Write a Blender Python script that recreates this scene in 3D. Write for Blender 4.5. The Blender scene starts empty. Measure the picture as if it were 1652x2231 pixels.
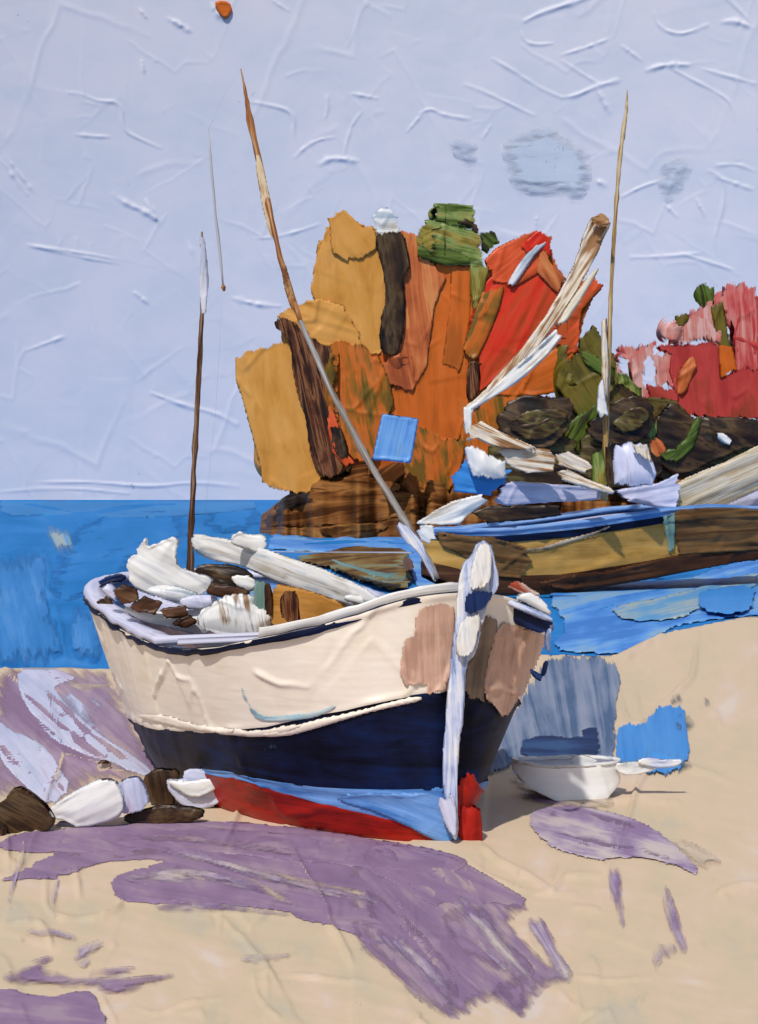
import bpy, math, random
import numpy as np
from mathutils import Vector, Matrix
from mathutils.bvhtree import BVHTree

random.seed(7)
C = bpy.context.scene.collection
SC = bpy.context.scene

# ------------------------------------------------------------------ camera, sky light, sun, exposure
F, H, CX, CY = 3538.0, 2.9, 826.0, 1085.0          # focal length and horizon in units of the 1652 x 2231 picture
cam = bpy.data.cameras.new('camera'); camo = bpy.data.objects.new('camera', cam); C.objects.link(camo)
camo.location = (0, 0, H); camo.rotation_euler = (math.radians(90), 0, 0)
cam.sensor_fit = 'VERTICAL'; cam.sensor_height = 24; cam.lens = 24 * F / 2231
cam.shift_y = -(2231 / 2 - CY) / 2231; cam.clip_start = 0.1; cam.clip_end = 12000
SC.camera = camo
SUN_EL, SUN_AZ = 50, 200                             # degrees; azimuth clockwise from +Y (the view direction)
w = bpy.data.worlds.new('World'); SC.world = w; w.use_nodes = True
nt = w.node_tree; bg = nt.nodes['Background']; bg.inputs[1].default_value = 0.085
st = nt.nodes.new('ShaderNodeTexSky'); st.sky_type = 'NISHITA'; st.sun_disc = False
st.sun_elevation = math.radians(SUN_EL); st.sun_rotation = math.radians(SUN_AZ)
nt.links.new(st.outputs[0], bg.inputs[0])
sl = bpy.data.lights.new('sun', 'SUN'); sl.energy = 3.3; sl.angle = math.radians(1.5); sl.color = (1, .95, .87)
so = bpy.data.objects.new('sun', sl); C.objects.link(so)
az, el = math.radians(SUN_AZ), math.radians(SUN_EL)
sdir = Vector((math.sin(az) * math.cos(el), math.cos(az) * math.cos(el), math.sin(el)))
so.rotation_euler = sdir.to_track_quat('Z', 'Y').to_euler(); so.location = (-10, -15, 25)
SC.view_settings.view_transform = 'Standard'; SC.view_settings.look = 'None'
SC.view_settings.exposure = 0.0; SC.view_settings.gamma = 1; SC.view_settings.use_curve_mapping = False

# ------------------------------------------------------------------ small helpers
def lin(c):
    return tuple(((v / 255) / 12.92 if v / 255 <= .04045 else ((v / 255 + .055) / 1.055) ** 2.4) for v in c)
def tag(o, label=None, cat=None, group=None, kind=None):
    if label: o['label'] = label
    if cat: o['category'] = cat
    if group: o['group'] = group
    if kind: o['kind'] = kind
    return o
def thing(name, label, cat, loc=(0, 0, 0), group=None):
    o = bpy.data.objects.new(name, None); C.objects.link(o); o.location = loc; o.empty_display_size = .2
    return tag(o, label, cat, group)
def link(name, me, mat, parent=None):
    o = bpy.data.objects.new(name, me); C.objects.link(o)
    if mat: me.materials.append(mat)
    if parent is not None:
        o.parent = parent; o.matrix_parent_inverse = Matrix_inv(parent)
    return o
def Matrix_inv(p):
    return Matrix.Identity(4) if p.parent is not None else p.matrix_basis.inverted()      # a part stands at the world origin already
def mesh_np(name, V, faces, uv=None, smooth=True, tint=None):
    """V: N x 3, faces: list / array of quads (or mixed lists), uv: N x 2 per vertex"""
    me = bpy.data.meshes.new(name)
    if isinstance(faces, np.ndarray):
        k = faces.shape[1]; nf = len(faces)
        me.vertices.add(len(V)); me.vertices.foreach_set('co', np.asarray(V, np.float32).ravel())
        me.loops.add(nf * k); me.loops.foreach_set('vertex_index', faces.astype(np.int32).ravel())
        me.polygons.add(nf); me.polygons.foreach_set('loop_start', np.arange(0, nf * k, k, dtype=np.int32))
        me.update(calc_edges=True)
    else:
        me.from_pydata([tuple(map(float, v)) for v in V], [], [tuple(map(int, f)) for f in faces])
        me.update()
    if uv is not None:
        li = np.zeros(len(me.loops), np.int32); me.loops.foreach_get('vertex_index', li)
        ul = me.uv_layers.new(name='UVMap'); ul.data.foreach_set('uv', np.asarray(uv, np.float32)[li].ravel())
    if tint is not None:
        at = me.attributes.new('tint', 'FLOAT', 'POINT'); at.data.foreach_set('value', np.asarray(tint, np.float32))
    me.polygons.foreach_set('use_smooth', np.full(len(me.polygons), smooth))
    me.validate(); return me

# numpy value noise
_rng = np.random.default_rng(11); _T = _rng.random((256, 256))
def vnoise(x, y):
    x = np.asarray(x, float); y = np.asarray(y, float)
    xi = np.floor(x).astype(int); yi = np.floor(y).astype(int); fx = x - xi; fy = y - yi
    fx = fx * fx * (3 - 2 * fx); fy = fy * fy * (3 - 2 * fy)
    a = _T[xi & 255, yi & 255]; b = _T[(xi + 1) & 255, yi & 255]; c = _T[xi & 255, (yi + 1) & 255]; d = _T[(xi + 1) & 255, (yi + 1) & 255]
    return (a * (1 - fx) + b * fx) * (1 - fy) + (c * (1 - fx) + d * fx) * fy
def fnoise(x, y, o=3):
    s = 0; a = .5
    for k in range(o): s = s + a * vnoise(x * 2 ** k + 17 * k, y * 2 ** k + 5 * k); a *= .5
    return s / (1 - .5 ** o)

# palette-knife relief: overlapping flat plates of paint, each with a raised lip at some of its edges
def knife_map(n=768, plates=210, seed=3, lo=40, hi=150):
    r = np.random.default_rng(seed); Y, X = np.mgrid[0:n, 0:n].astype(float); Hm = np.zeros((n, n))
    for k in range(plates):
        cx, cy = r.random(2) * n; a = lo + (hi - lo) * r.random(); b = a * (.25 + .5 * r.random()); th = r.random() * math.pi
        dx = (X - cx + n / 2) % n - n / 2; dy = (Y - cy + n / 2) % n - n / 2
        u = dx * math.cos(th) + dy * math.sin(th); v = -dx * math.sin(th) + dy * math.cos(th)
        wob = 10 * (fnoise(X * .03 + k * 3.1, Y * .03 - k, 2) - .5)
        qx = np.abs(u) - a + wob; qy = np.abs(v) - b + wob
        sd = np.maximum(qx, qy); m = np.clip(.5 - sd / 5, 0, 1)
        ang = np.arctan2(v / b, u / a); a0 = r.random() * 6.28
        side = np.clip(np.cos(ang - a0) - .25, 0, 1)
        lev = .5 * r.random() + .25 * (u / a) * (r.random() - .5)
        Hm = Hm * (1 - m) + lev * m + side * np.exp(-((sd + 2) / 3.2) ** 2) * (.5 + 1.0 * r.random())
    return Hm
KM = knife_map()
def knife(x, y, s=1.0):
    """bilinear sample; s = map cells per picture unit"""
    n = KM.shape[0]; x = np.asarray(x) * s; y = np.asarray(y) * s
    xi = np.floor(x).astype(int); yi = np.floor(y).astype(int); fx = x - xi; fy = y - yi
    g = lambda i, j: KM[j % n, i % n]
    return (g(xi, yi) * (1 - fx) + g(xi + 1, yi) * fx) * (1 - fy) + (g(xi, yi + 1) * (1 - fx) + g(xi + 1, yi + 1) * fx) * fy
def seg_dist(px, py, pl):
    best = np.full(px.shape, 1e9); tt = np.zeros(px.shape); pl = [tuple(map(float, p)) for p in pl]
    L = [0]
    for i in range(len(pl) - 1): L.append(L[-1] + math.dist(pl[i], pl[i + 1]))
    for i in range(len(pl) - 1):
        ax, ay = pl[i]; bx, by = pl[i + 1]; dx, dy = bx - ax, by - ay; l2 = dx * dx + dy * dy + 1e-9
        t = np.clip(((px - ax) * dx + (py - ay) * dy) / l2, 0, 1)
        d = np.hypot(px - ax - t * dx, py - ay - t * dy); m = d < best
        best = np.where(m, d, best); tt = np.where(m, (L[i] + t * math.sqrt(l2)) / (L[-1] + 1e-9), tt)
    return best, tt
def chaikin(p, it=2, closed=True):
    p = [tuple(map(float, q)) for q in p]
    for _ in range(it):
        q = []; n = len(p)
        rng = range(n) if closed else range(n - 1)
        if not closed: q.append(p[0])
        for i in rng:
            a, b = p[i], p[(i + 1) % n]
            q.append((a[0] * .75 + b[0] * .25, a[1] * .75 + b[1] * .25)); q.append((a[0] * .25 + b[0] * .75, a[1] * .25 + b[1] * .75))
        if not closed: q.append(p[-1])
        p = q
    return p
def ridges(px, py, lines, amp, wd):
    h = np.zeros(px.shape)
    for ln in lines:
        k = 1.0
        if isinstance(ln, tuple): ln, k = ln
        ln = chaikin(ln, 2, False)
        xs = [p[0] for p in ln]; ys = [p[1] for p in ln]; mg = wd * 4 * max(1, k)
        sel = (px > min(xs) - mg) & (px < max(xs) + mg) & (py > min(ys) - mg) & (py < max(ys) + mg)
        if not sel.any(): continue
        d, t = seg_dist(px[sel], py[sel], ln)
        wv = wd * k * (.55 + .9 * vnoise(t * 7 + xs[0], t * 0 + ys[0]))
        h[sel] += amp * k * np.exp(-(d / wv) ** 2) * np.clip(np.sin(np.clip(t, .03, .97) * math.pi), 0, 1) ** .4 * (.4 + 1.1 * vnoise(t * 9 + ys[0], t * 0 + xs[0]))
    return h

# ------------------------------------------------------------------ oil paint material
_mats = {}
def paint(name, cols, along=.35, across=3.0, rough=.42, spec=.35, bump=.25, fleck=0.0, fleckcol=(62, 80, 92), contrast=1.0, tintcol=None):
    key = (name,)
    if key in _mats: return _mats[key]
    m = bpy.data.materials.new(name); m.use_nodes = True; t = m.node_tree; N = t.nodes; Lk = t.links
    p = N['Principled BSDF']; p.inputs['Roughness'].default_value = rough; p.inputs['Specular IOR Level'].default_value = spec * .7
    uv = N.new('ShaderNodeUVMap'); uv.uv_map = 'UVMap'
    mp = N.new('ShaderNodeMapping'); mp.inputs['Scale'].default_value = (along, across, 1); Lk.new(uv.outputs[0], mp.inputs[0])
    n1 = N.new('ShaderNodeTexNoise'); n1.inputs['Scale'].default_value = 1; n1.inputs['Detail'].default_value = 6; n1.inputs['Roughness'].default_value = .68
    n1.inputs['Distortion'].default_value = .6; Lk.new(mp.outputs[0], n1.inputs['Vector'])
    n2 = N.new('ShaderNodeTexNoise'); n2.inputs['Scale'].default_value = .9; n2.inputs['Detail'].default_value = 3; Lk.new(uv.outputs[0], n2.inputs['Vector'])
    mx = N.new('ShaderNodeMath'); mx.operation = 'ADD'
    a1 = N.new('ShaderNodeMath'); a1.operation = 'MULTIPLY'; a1.inputs[1].default_value = .6; Lk.new(n1.outputs[0], a1.inputs[0])
    a2 = N.new('ShaderNodeMath'); a2.operation = 'MULTIPLY'; a2.inputs[1].default_value = .4; Lk.new(n2.outputs[0], a2.inputs[0])
    Lk.new(a1.outputs[0], mx.inputs[0]); Lk.new(a2.outputs[0], mx.inputs[1])
    r = N.new('ShaderNodeValToRGB'); e = r.color_ramp.elements; n = len(cols)
    sp = .24 / (contrast * (1.25 if contrast >= 1 else 1))
    pos = [0.5 - sp / 2 + sp * i / max(1, n - 1) for i in range(n)]
    while len(e) < n: e.new(.5)
    for i in range(n): e[i].position = pos[i]; e[i].color = (*lin(cols[i]), 1)
    Lk.new(mx.outputs[0], r.inputs[0]); col = r.outputs[0]
    if tintcol:
        at = N.new('ShaderNodeAttribute'); at.attribute_name = 'tint'; mm = N.new('ShaderNodeMixRGB'); mm.inputs[2].default_value = (*lin(tintcol), 1)
        Lk.new(at.outputs['Fac'], mm.inputs[0]); Lk.new(col, mm.inputs[1]); col = mm.outputs[0]
    if fleck:
        n3 = N.new('ShaderNodeTexNoise'); n3.inputs['Scale'].default_value = 5.5; n3.inputs['Detail'].default_value = 8; n3.inputs['Roughness'].default_value = .7; Lk.new(uv.outputs[0], n3.inputs['Vector'])
        n4 = N.new('ShaderNodeTexNoise'); n4.inputs['Scale'].default_value = .8; n4.inputs['Detail'].default_value = 2; Lk.new(uv.outputs[0], n4.inputs['Vector'])
        ml = N.new('ShaderNodeMath'); ml.operation = 'MULTIPLY'; Lk.new(n3.outputs[0], ml.inputs[0]); Lk.new(n4.outputs[0], ml.inputs[1])
        mr = N.new('ShaderNodeMapRange'); mr.inputs[1].default_value = .46 - fleck; mr.inputs[2].default_value = .49 - fleck; Lk.new(ml.outputs[0], mr.inputs[0])
        fm = N.new('ShaderNodeMixRGB'); fm.inputs[2].default_value = (*lin(fleckcol), 1); Lk.new(mr.outputs[0], fm.inputs[0]); Lk.new(col, fm.inputs[1]); col = fm.outputs[0]
    Lk.new(col, p.inputs['Base Color'])
    mp2 = N.new('ShaderNodeMapping'); mp2.inputs['Scale'].default_value = (along * 1.3, across * 3.5, 1); Lk.new(uv.outputs[0], mp2.inputs[0])
    n5 = N.new('ShaderNodeTexNoise'); n5.inputs['Scale'].default_value = 1; n5.inputs['Detail'].default_value = 5; Lk.new(mp2.outputs[0], n5.inputs['Vector'])
    b = N.new('ShaderNodeBump'); b.inputs['Strength'].default_value = bump; b.inputs['Distance'].default_value = .02; Lk.new(n5.outputs[0], b.inputs['Height'])
    m['bumpnode'] = 1
    Lk.new(b.outputs[0], p.inputs['Normal'])
    _mats[key] = m; return m
def soft(m, wet=False):
    """the same paint, breaking up into dry bristle marks at the edge of its stroke"""
    key = ('soft', m.name, wet)
    if key in _mats: return _mats[key]
    c = m.copy(); c.name = m.name + (' smeared edge' if wet else ' dry edge'); t = c.node_tree; N = t.nodes; Lk = t.links; p = N['Principled BSDF']; uv = [n for n in N if n.type == 'UVMAP'][0]
    mp = N.new('ShaderNodeMapping'); mp.inputs['Scale'].default_value = (1.6, 7, 1); Lk.new(uv.outputs[0], mp.inputs[0])
    nz = N.new('ShaderNodeTexNoise'); nz.inputs['Scale'].default_value = 1; nz.inputs['Detail'].default_value = 6; nz.inputs['Roughness'].default_value = .65; Lk.new(mp.outputs[0], nz.inputs['Vector'])
    at = N.new('ShaderNodeAttribute'); at.attribute_name = 'tint'
    mr = N.new('ShaderNodeMapRange'); mr.inputs[1].default_value = .3; mr.inputs[2].default_value = .7; mr.inputs[3].default_value = 1.05; mr.inputs[4].default_value = -.05; Lk.new(nz.outputs[0], mr.inputs[0])
    sb = N.new('ShaderNodeMath'); sb.operation = 'SUBTRACT'; Lk.new(at.outputs['Fac'], sb.inputs[0]); Lk.new(mr.outputs[0], sb.inputs[1])
    al = N.new('ShaderNodeMapRange'); al.inputs[1].default_value = -.5 if wet else -.12; al.inputs[2].default_value = .5 if wet else .12; Lk.new(sb.outputs[0], al.inputs[0])
    Lk.new(al.outputs[0], p.inputs['Alpha']); _mats[key] = c; return c
def bumpdist(m, d):
    for n in m.node_tree.nodes:
        if n.type == 'BUMP': n.inputs['Distance'].default_value = d
    return m

# ------------------------------------------------------------------ placing things in the world
def W(x, y, d): return Vector(((x - CX) * d / F, d, H - (y - CY) * d / F))
def ground_d(y, z=0.0): return (H - z) * F / (np.maximum(y, CY + 3.5) - CY)
def flat(d, ax=0., ay=0., xc=0., yc=0.):
    """an upright sheet about d metres away, leaning by ax / ay metres of depth per picture unit"""
    def fr(x, y, h):
        dd = d + ax * (x - xc) + ay * (y - yc)
        return np.stack([(x - CX) * dd / F, dd - h * dd / F, H - (y - CY) * dd / F], 1)
    return fr
def lying(z0=0.0, vs=.5):
    """a layer lying on the ground"""
    def fr(x, y, h):
        dd = ground_d(y); return np.stack([(x - CX) * dd / F, dd, z0 + h * vs * dd / F], 1)
    return fr
def onto(bvh, off=0.004, nv=None):
    """a layer of paint on a surface already built"""
    def fr(x, y, h):
        out = np.full((len(x), 3), np.nan); o = Vector((0, 0, H))
        for i in range(len(x)):
            dr = Vector(((x[i] - CX) / F, 1, -(y[i] - CY) / F)).normalized()
            p, n, k, dist = bvh.ray_cast(o, dr)
            if p is not None:
                if n.dot(dr) > 0: n = -n
                if nv is not None: n = nv
                q = p + n * (off + h[i] * dist / F); out[i] = q
        return out
    return fr
_pk = [0]
def patch(name, poly, fr, mat, parent=None, step=5, ang=0, thick=5, lip=4, bulge=0, back=None, rag=2.5, groove=1.2, relief=2.0, smooth=1, kn=.8, lines=None, grow=3.0, feather=(14, 1.0), wet=False):
    """one stroke of thick paint: outline in picture units, streak direction ang in degrees; gets its own relief and thickness"""
    _pk[0] += 1; sd0 = _pk[0] * 13.7
    p = chaikin(poly, smooth) if smooth else [tuple(map(float, q)) for q in poly]
    r = []
    for i in range(len(p)):
        a, b = p[i], p[(i + 1) % len(p)]; L = math.dist(a, b); k = max(1, int(L / (step * 1.6)))
        for j in range(k): r.append((a[0] + (b[0] - a[0]) * j / k, a[1] + (b[1] - a[1]) * j / k))
    P = np.array(r); ca, sa = math.cos(math.radians(ang)), math.sin(math.radians(ang))
    if rag:
        T = np.roll(P, -1, 0) - np.roll(P, 1, 0); T /= np.linalg.norm(T, axis=1, keepdims=True) + 1e-9
        nr = np.stack([T[:, 1], -T[:, 0]], 1)
        endw = .35 + 1.2 * np.abs(nr[:, 0] * ca + nr[:, 1] * sa)           # the ends of a stroke are more ragged than its sides
        q = .7 * (fnoise(P[:, 0] * .035 + sd0, P[:, 1] * .035, 2) - .5) + .12 * (vnoise(P[:, 0] * .13 + sd0, P[:, 1] * .13) - .5)
        P = P + nr * (q * 2.6 * rag * endw)[:, None]
    if grow:
        T = np.roll(P, -1, 0) - np.roll(P, 1, 0); T /= np.linalg.norm(T, axis=1, keepdims=True) + 1e-9
        area = (P[:, 0] * np.roll(P[:, 1], -1) - np.roll(P[:, 0], -1) * P[:, 1]).sum()
        P = P + np.stack([T[:, 1], -T[:, 0]], 1) * grow * (1 if area > 0 else -1)
    x0, y0 = P.min(0) - step; x1, y1 = P.max(0) + step
    gx = np.arange(x0, x1 + step, step); gy = np.arange(y0, y1 + step, step)
    X, Y = np.meshgrid(gx, gy); px = X.ravel(); py = Y.ravel()
    # signed distance to the outline
    best = np.full(px.shape, 1e9); bx = px.copy(); by = py.copy(); inside = np.zeros(px.shape, bool); n = len(P)
    for i in range(n):
        ax_, ay_ = P[i]; cx_, cy_ = P[(i + 1) % n]; dx, dy = cx_ - ax_, cy_ - ay_; l2 = dx * dx + dy * dy + 1e-9
        t = np.clip(((px - ax_) * dx + (py - ay_) * dy) / l2, 0, 1); qx = ax_ + t * dx; qy = ay_ + t * dy
        d = (px - qx) ** 2 + (py - qy) ** 2; m = d < best; best[m] = d[m]; bx[m] = qx[m]; by[m] = qy[m]
        c = ((ay_ > py) != (cy_ > py)) & (px < (cx_ - ax_) * (py - ay_) / (cy_ - ay_ + 1e-12) + ax_); inside ^= c
    dist = np.sqrt(best); sdv = np.where(inside, dist, -dist)
    ddx, ddy = (px - bx) / (dist + 1e-6), (py - by) / (dist + 1e-6)
    fe_, fs_ = feather or (1, 1)
    tintv = np.clip(sdv / (fs_ + (fe_ - fs_) * np.abs(ddx * ca + ddy * sa)), 0, 1.2)
    snap = np.abs(sdv) < step * .55; px = np.where(snap, bx, px); py = np.where(snap, by, py); sdv = np.where(snap, 0, sdv)
    keep = sdv >= 0; nxg = len(gx); idx = np.arange(len(px)).reshape(Y.shape)
    q = np.stack([idx[:-1, :-1], idx[1:, :-1], idx[1:, 1:], idx[:-1, 1:]], -1).reshape(-1, 4); q = q[keep[q].all(1)]
    if len(q) == 0: return None
    e = max(step * 1.15, 4.0); f1 = np.clip(sdv / e, 0, 1); prof = np.sqrt(np.clip(f1 * (2 - f1), 0, 1)); mxd = max(sdv.max(), 1e-6)
    u = px * ca + py * sa; v = -px * sa + py * ca
    gxn = (px - px[keep].mean()); gyn = (py - py[keep].mean()); an = np.arctan2(gyn, gxn)
    lipw = (.25 + .75 * np.clip(np.cos(an - sd0), 0, 1)) * (.35 + 1.1 * vnoise(px * .05 + sd0, py * .05))
    h = thick * prof + lip * np.exp(-((sdv - e) / (e * .75)) ** 2) * lipw * prof
    h = h + bulge * (1 - (1 - np.clip(sdv / mxd, 0, 1)) ** 2)
    h = h + groove * prof * (fnoise(u * .008 + sd0, v * .08, 3) - .5) * 2.4 + relief * prof * (knife(px + sd0 * 31, py + sd0 * 17, kn) - .4)
    if lines: h = h + ridges(px, py, lines, 6.5, 3.6)
    top = fr(px, py, h); uv = np.stack([u, v], 1) / 100 + np.array([sd0 * .37 % 50, sd0 * .71 % 50])
    ok = ~np.isnan(top).any(1); q = q[ok[q].all(1)]
    if len(q) == 0: return None
    V = top; faces = q; UV = uv
    if back is not None:
        pb = np.clip(sdv / mxd, 0, 1); bk = fr(px, py, -(2 + back * np.sqrt(pb * (2 - pb))) * np.where(sdv > 0, 1, .0))
        V = np.concatenate([top, bk]); faces = np.concatenate([q, q[:, ::-1] + len(top)]); UV = np.concatenate([uv, uv])
    # rim skirt
    E_ = np.concatenate([q[:, [0, 1]], q[:, [1, 2]], q[:, [2, 3]], q[:, [3, 0]]]); key = np.minimum(E_[:, 0], E_[:, 1]) * (len(px) + 1) + np.maximum(E_[:, 0], E_[:, 1])
    _, inv, cnt = np.unique(key, return_inverse=True, return_counts=True); ee = E_[cnt[inv] == 1]
    if back is not None: sk = np.stack([ee[:, 1], ee[:, 0], ee[:, 0] + len(top), ee[:, 1] + len(top)], 1)
    else:
        bot = fr(px, py, np.full(len(px), -4.0 if not getattr(fr, 'thin', False) else -1.5)); V = np.concatenate([top, bot]); UV = np.concatenate([uv, uv])
        sk = np.stack([ee[:, 1], ee[:, 0], ee[:, 0] + len(top), ee[:, 1] + len(top)], 1)
    faces = np.concatenate([faces, sk])
    used = np.unique(faces); mp = np.full(len(V), -1); mp[used] = np.arange(len(used))
    V = np.nan_to_num(V[used]); me = mesh_np(name, V, mp[faces][:, ::-1], UV[used], tint=np.concatenate([tintv, tintv])[used] if feather else None)
    o = link(name, me, soft(mat, wet) if feather else mat, parent); return o
def tube(name, pts, rad, mat, parent=None, sides=10, wob=.12):
    P0 = [Vector(p) for p in pts]; m0 = len(P0); P = []; rd = []; sub = 6 if sides > 7 else 2
    for i in range(m0 - 1):
        for j in range(sub): P.append(P0[i].lerp(P0[i + 1], j / sub)); rd.append((rad[i] + (rad[i + 1] - rad[i]) * j / sub) * (1 + wob * 1.6 * (random.random() - .5)))
    P.append(P0[-1]); rd.append(rad[-1]); rad = rd; n = len(P); V = []; UV = []; Fc = []
    for i in range(n):
        t = (P[min(i + 1, n - 1)] - P[max(i - 1, 0)]).normalized(); a = t.cross(Vector((0, 1, .01))).normalized(); b = t.cross(a).normalized()
        for k in range(sides):
            th = k / sides * 6.2832; rr = rad[i] * (1 + wob * (random.random() - .5) * 2)
            V.append(P[i] + a * math.cos(th) * rr + b * math.sin(th) * rr); UV.append((i * .12, k / sides * 1.5))
    for i in range(n - 1):
        for k in range(sides): Fc.append((i * sides + k, i * sides + (k + 1) % sides, (i + 1) * sides + (k + 1) % sides, (i + 1) * sides + k))
    Fc.append(tuple(range(sides))[::-1]); Fc.append(tuple((n - 1) * sides + k for k in range(sides)))
    return link(name, mesh_np(name, V, Fc, np.array(UV)), mat, parent)
def lerp_pts(a, b, n): return [Vector(a).lerp(Vector(b), i / (n - 1)) for i in range(n)]
def zc(k):
    ox, oy, s = {3: (452.7, 411.6, .3986), 4: (987.7, 411.6, .4021), 5: (864.3, 864.3, .4769), 6: (164.6, 1111.2, .3986), 7: (576.2, 1135.9, .3986),
                 8: (0, 1399.3, .3986), 9: (1028.9, 1358.1, .3772), 10: (0, 1769.7, .4983), 11: (823, 1728.5, .5017), 1: (0, 0, .4983), 2: (823, 0, .5017)}[k]
    return lambda *pts: [(ox + x * s, oy + y * s) for x, y in pts]
c1, c2, c3, c4, c5, c6, c7, c8, c9, c10, c11 = [zc(k) for k in range(1, 12)]

# ------------------------------------------------------------------ colours on the palette
SKYC = paint('sky paint', [(192, 197, 212), (197, 201, 214), (203, 204, 216), (207, 206, 217)], along=.3, across=.6, rough=.5, spec=.3, bump=.12, fleck=.035, fleckcol=(150, 162, 182), contrast=.8)
SEA = paint('sea paint', [(22, 108, 174), (34, 118, 188), (44, 124, 196), (66, 136, 202)], along=.3, across=1.2, rough=.6, spec=.02, bump=.1, contrast=.9)
SAND = paint('sand paint', [(194, 182, 160), (203, 185, 157), (209, 187, 159), (213, 189, 165), (214, 198, 184)], along=.35, across=.6, rough=.6, spec=.08, bump=.12, fleck=.012, fleckcol=(160, 160, 152), contrast=.9)
SANDP = paint('pale sand paint', [(194, 176, 154), (202, 184, 164), (206, 188, 172)], rough=.6, spec=.1, bump=.2)
MAUVE = paint('mauve sand and shadow paint', [(132, 107, 137), (140, 115, 145), (147, 122, 149), (160, 138, 154)], rough=.55, spec=.08, bump=.15, contrast=1.0)  # colours mauve sand strokes and the boat's shadow painted on them
MAUVEL = paint('light mauve paint', [(138, 114, 150), (160, 142, 168), (186, 170, 178), (198, 184, 180)], rough=.5, spec=.1, bump=.2, across=4, contrast=1.3)  # pale mauve, used for sand and the dinghy's painted shadow
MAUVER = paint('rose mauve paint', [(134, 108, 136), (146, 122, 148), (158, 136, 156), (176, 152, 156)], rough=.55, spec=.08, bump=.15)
FOAM = paint('lavender white paint', [(172, 178, 206), (188, 192, 218), (200, 202, 224), (186, 172, 198)], rough=.45, spec=.15, bump=.2, across=4)
GREYW = paint('wet grey blue paint', [(70, 96, 130), (104, 120, 148), (126, 138, 162), (138, 146, 168)], rough=.5, spec=.06, bump=.15, contrast=1.2)
POOLB = paint('pool blue paint', [(56, 128, 200), (64, 136, 208), (76, 144, 212)], rough=.5, spec=.06, bump=.1, fleck=.02)
NAVYP = paint('navy patch paint', [(14, 36, 76), (22, 50, 96), (44, 78, 122)], rough=.5, spec=.06, across=5, bump=.2)
CREAM = paint('cream hull paint', [(230, 217, 200), (237, 225, 210), (240, 229, 216), (235, 226, 214)], along=.5, across=.8, rough=.42, spec=.35, bump=.12, fleck=.035, fleckcol=(188, 194, 190), contrast=.9)
PINK = paint('pink tan paint', [(176, 138, 120), (194, 156, 136), (206, 168, 148), (182, 148, 128)], rough=.42, spec=.35, across=5, bump=.3)
TAUPE = paint('taupe paint', [(104, 88, 76), (130, 112, 96), (150, 128, 112)], rough=.42, spec=.3, across=5, bump=.3)
NAVY = paint('navy hull paint', [(4, 8, 26), (8, 14, 38), (12, 22, 54), (10, 30, 72)], rough=.5, spec=.2, across=2, bump=.25, fleck=.035, fleckcol=(48, 66, 86))
BLUEB = paint('boot stripe blue paint', [(66, 116, 184), (92, 142, 208), (116, 160, 220), (104, 150, 214)], rough=.42, spec=.3, across=3, bump=.3)
RED = paint('red bottom paint', [(130, 20, 14), (158, 28, 18), (176, 34, 22), (150, 26, 18)], rough=.42, spec=.3, across=3, bump=.3)
LAV = paint('lavender rail paint', [(176, 180, 210), (196, 198, 224), (210, 210, 232), (186, 184, 204)], rough=.4, spec=.35, across=4, bump=.3)
STEM = paint('stem white paint', [(120, 136, 176), (176, 188, 222), (206, 212, 232), (226, 226, 228)], rough=.38, spec=.4, across=5, bump=.35, contrast=1.3)
WHITE = paint('white paint', [(204, 206, 212), (220, 219, 218), (228, 226, 225), (214, 216, 222)], rough=.35, spec=.45, across=2.5, bump=.25)
WHITEB = paint('white streaked paint', [(162, 176, 188), (212, 214, 218), (226, 224, 222), (218, 216, 212), (190, 180, 166)], rough=.35, spec=.45, across=4, bump=.3, contrast=1.2)
BROWN = paint('dark brown paint', [(34, 18, 12), (56, 32, 20), (84, 52, 32), (104, 76, 56)], rough=.4, spec=.35, across=5, bump=.35)
BLACKB = paint('umber paint', [(26, 16, 12), (42, 26, 18), (60, 40, 24), (84, 64, 40), (48, 34, 22), (30, 20, 14)], rough=.38, spec=.4, along=.5, across=2.4, bump=.35)
OCHRE = paint('ochre paint', [(164, 112, 48), (186, 130, 60), (196, 142, 74), (178, 124, 56)], rough=.42, spec=.3, across=3, bump=.2)
AMBER = paint('amber leaf paint', [(190, 128, 52), (204, 142, 62), (212, 152, 76), (196, 138, 70)], along=.4, across=1.5, rough=.42, spec=.35, bump=.2, contrast=.9)
ORANGE = paint('orange leaf paint', [(168, 84, 20), (190, 92, 22), (202, 98, 26), (196, 104, 40)], along=.3, across=1.8, rough=.42, spec=.35, bump=.25)
ORLIV = paint('orange and olive leaf paint', [(98, 76, 20), (140, 92, 26), (196, 98, 28), (190, 104, 40), (112, 84, 26)], along=.25, across=2.2, rough=.42, spec=.35, bump=.3, contrast=1.3)
OLIVE = paint('olive leaf paint', [(74, 66, 18), (96, 84, 24), (112, 98, 36), (92, 92, 30)], rough=.42, spec=.35, across=3, bump=.3)
GREEN = paint('green leaf paint', [(64, 82, 26), (98, 118, 48), (136, 150, 88), (150, 128, 52), (110, 100, 36)], rough=.4, spec=.35, across=4, bump=.3, contrast=1.4)
GREEND = paint('dark green leaf paint', [(40, 38, 12), (64, 84, 22), (92, 112, 44), (52, 40, 18)], rough=.4, spec=.35, across=5, bump=.3, contrast=1.3)
REDL = paint('scarlet leaf paint', [(196, 34, 16), (212, 46, 22), (206, 58, 26), (180, 62, 24)], along=.3, across=2, rough=.42, spec=.35, bump=.25)
REDO = paint('red orange leaf paint', [(176, 74, 28), (206, 78, 34), (220, 90, 50), (196, 98, 40)], along=.3, across=3, rough=.42, spec=.35, bump=.3, contrast=1.2)
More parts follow.
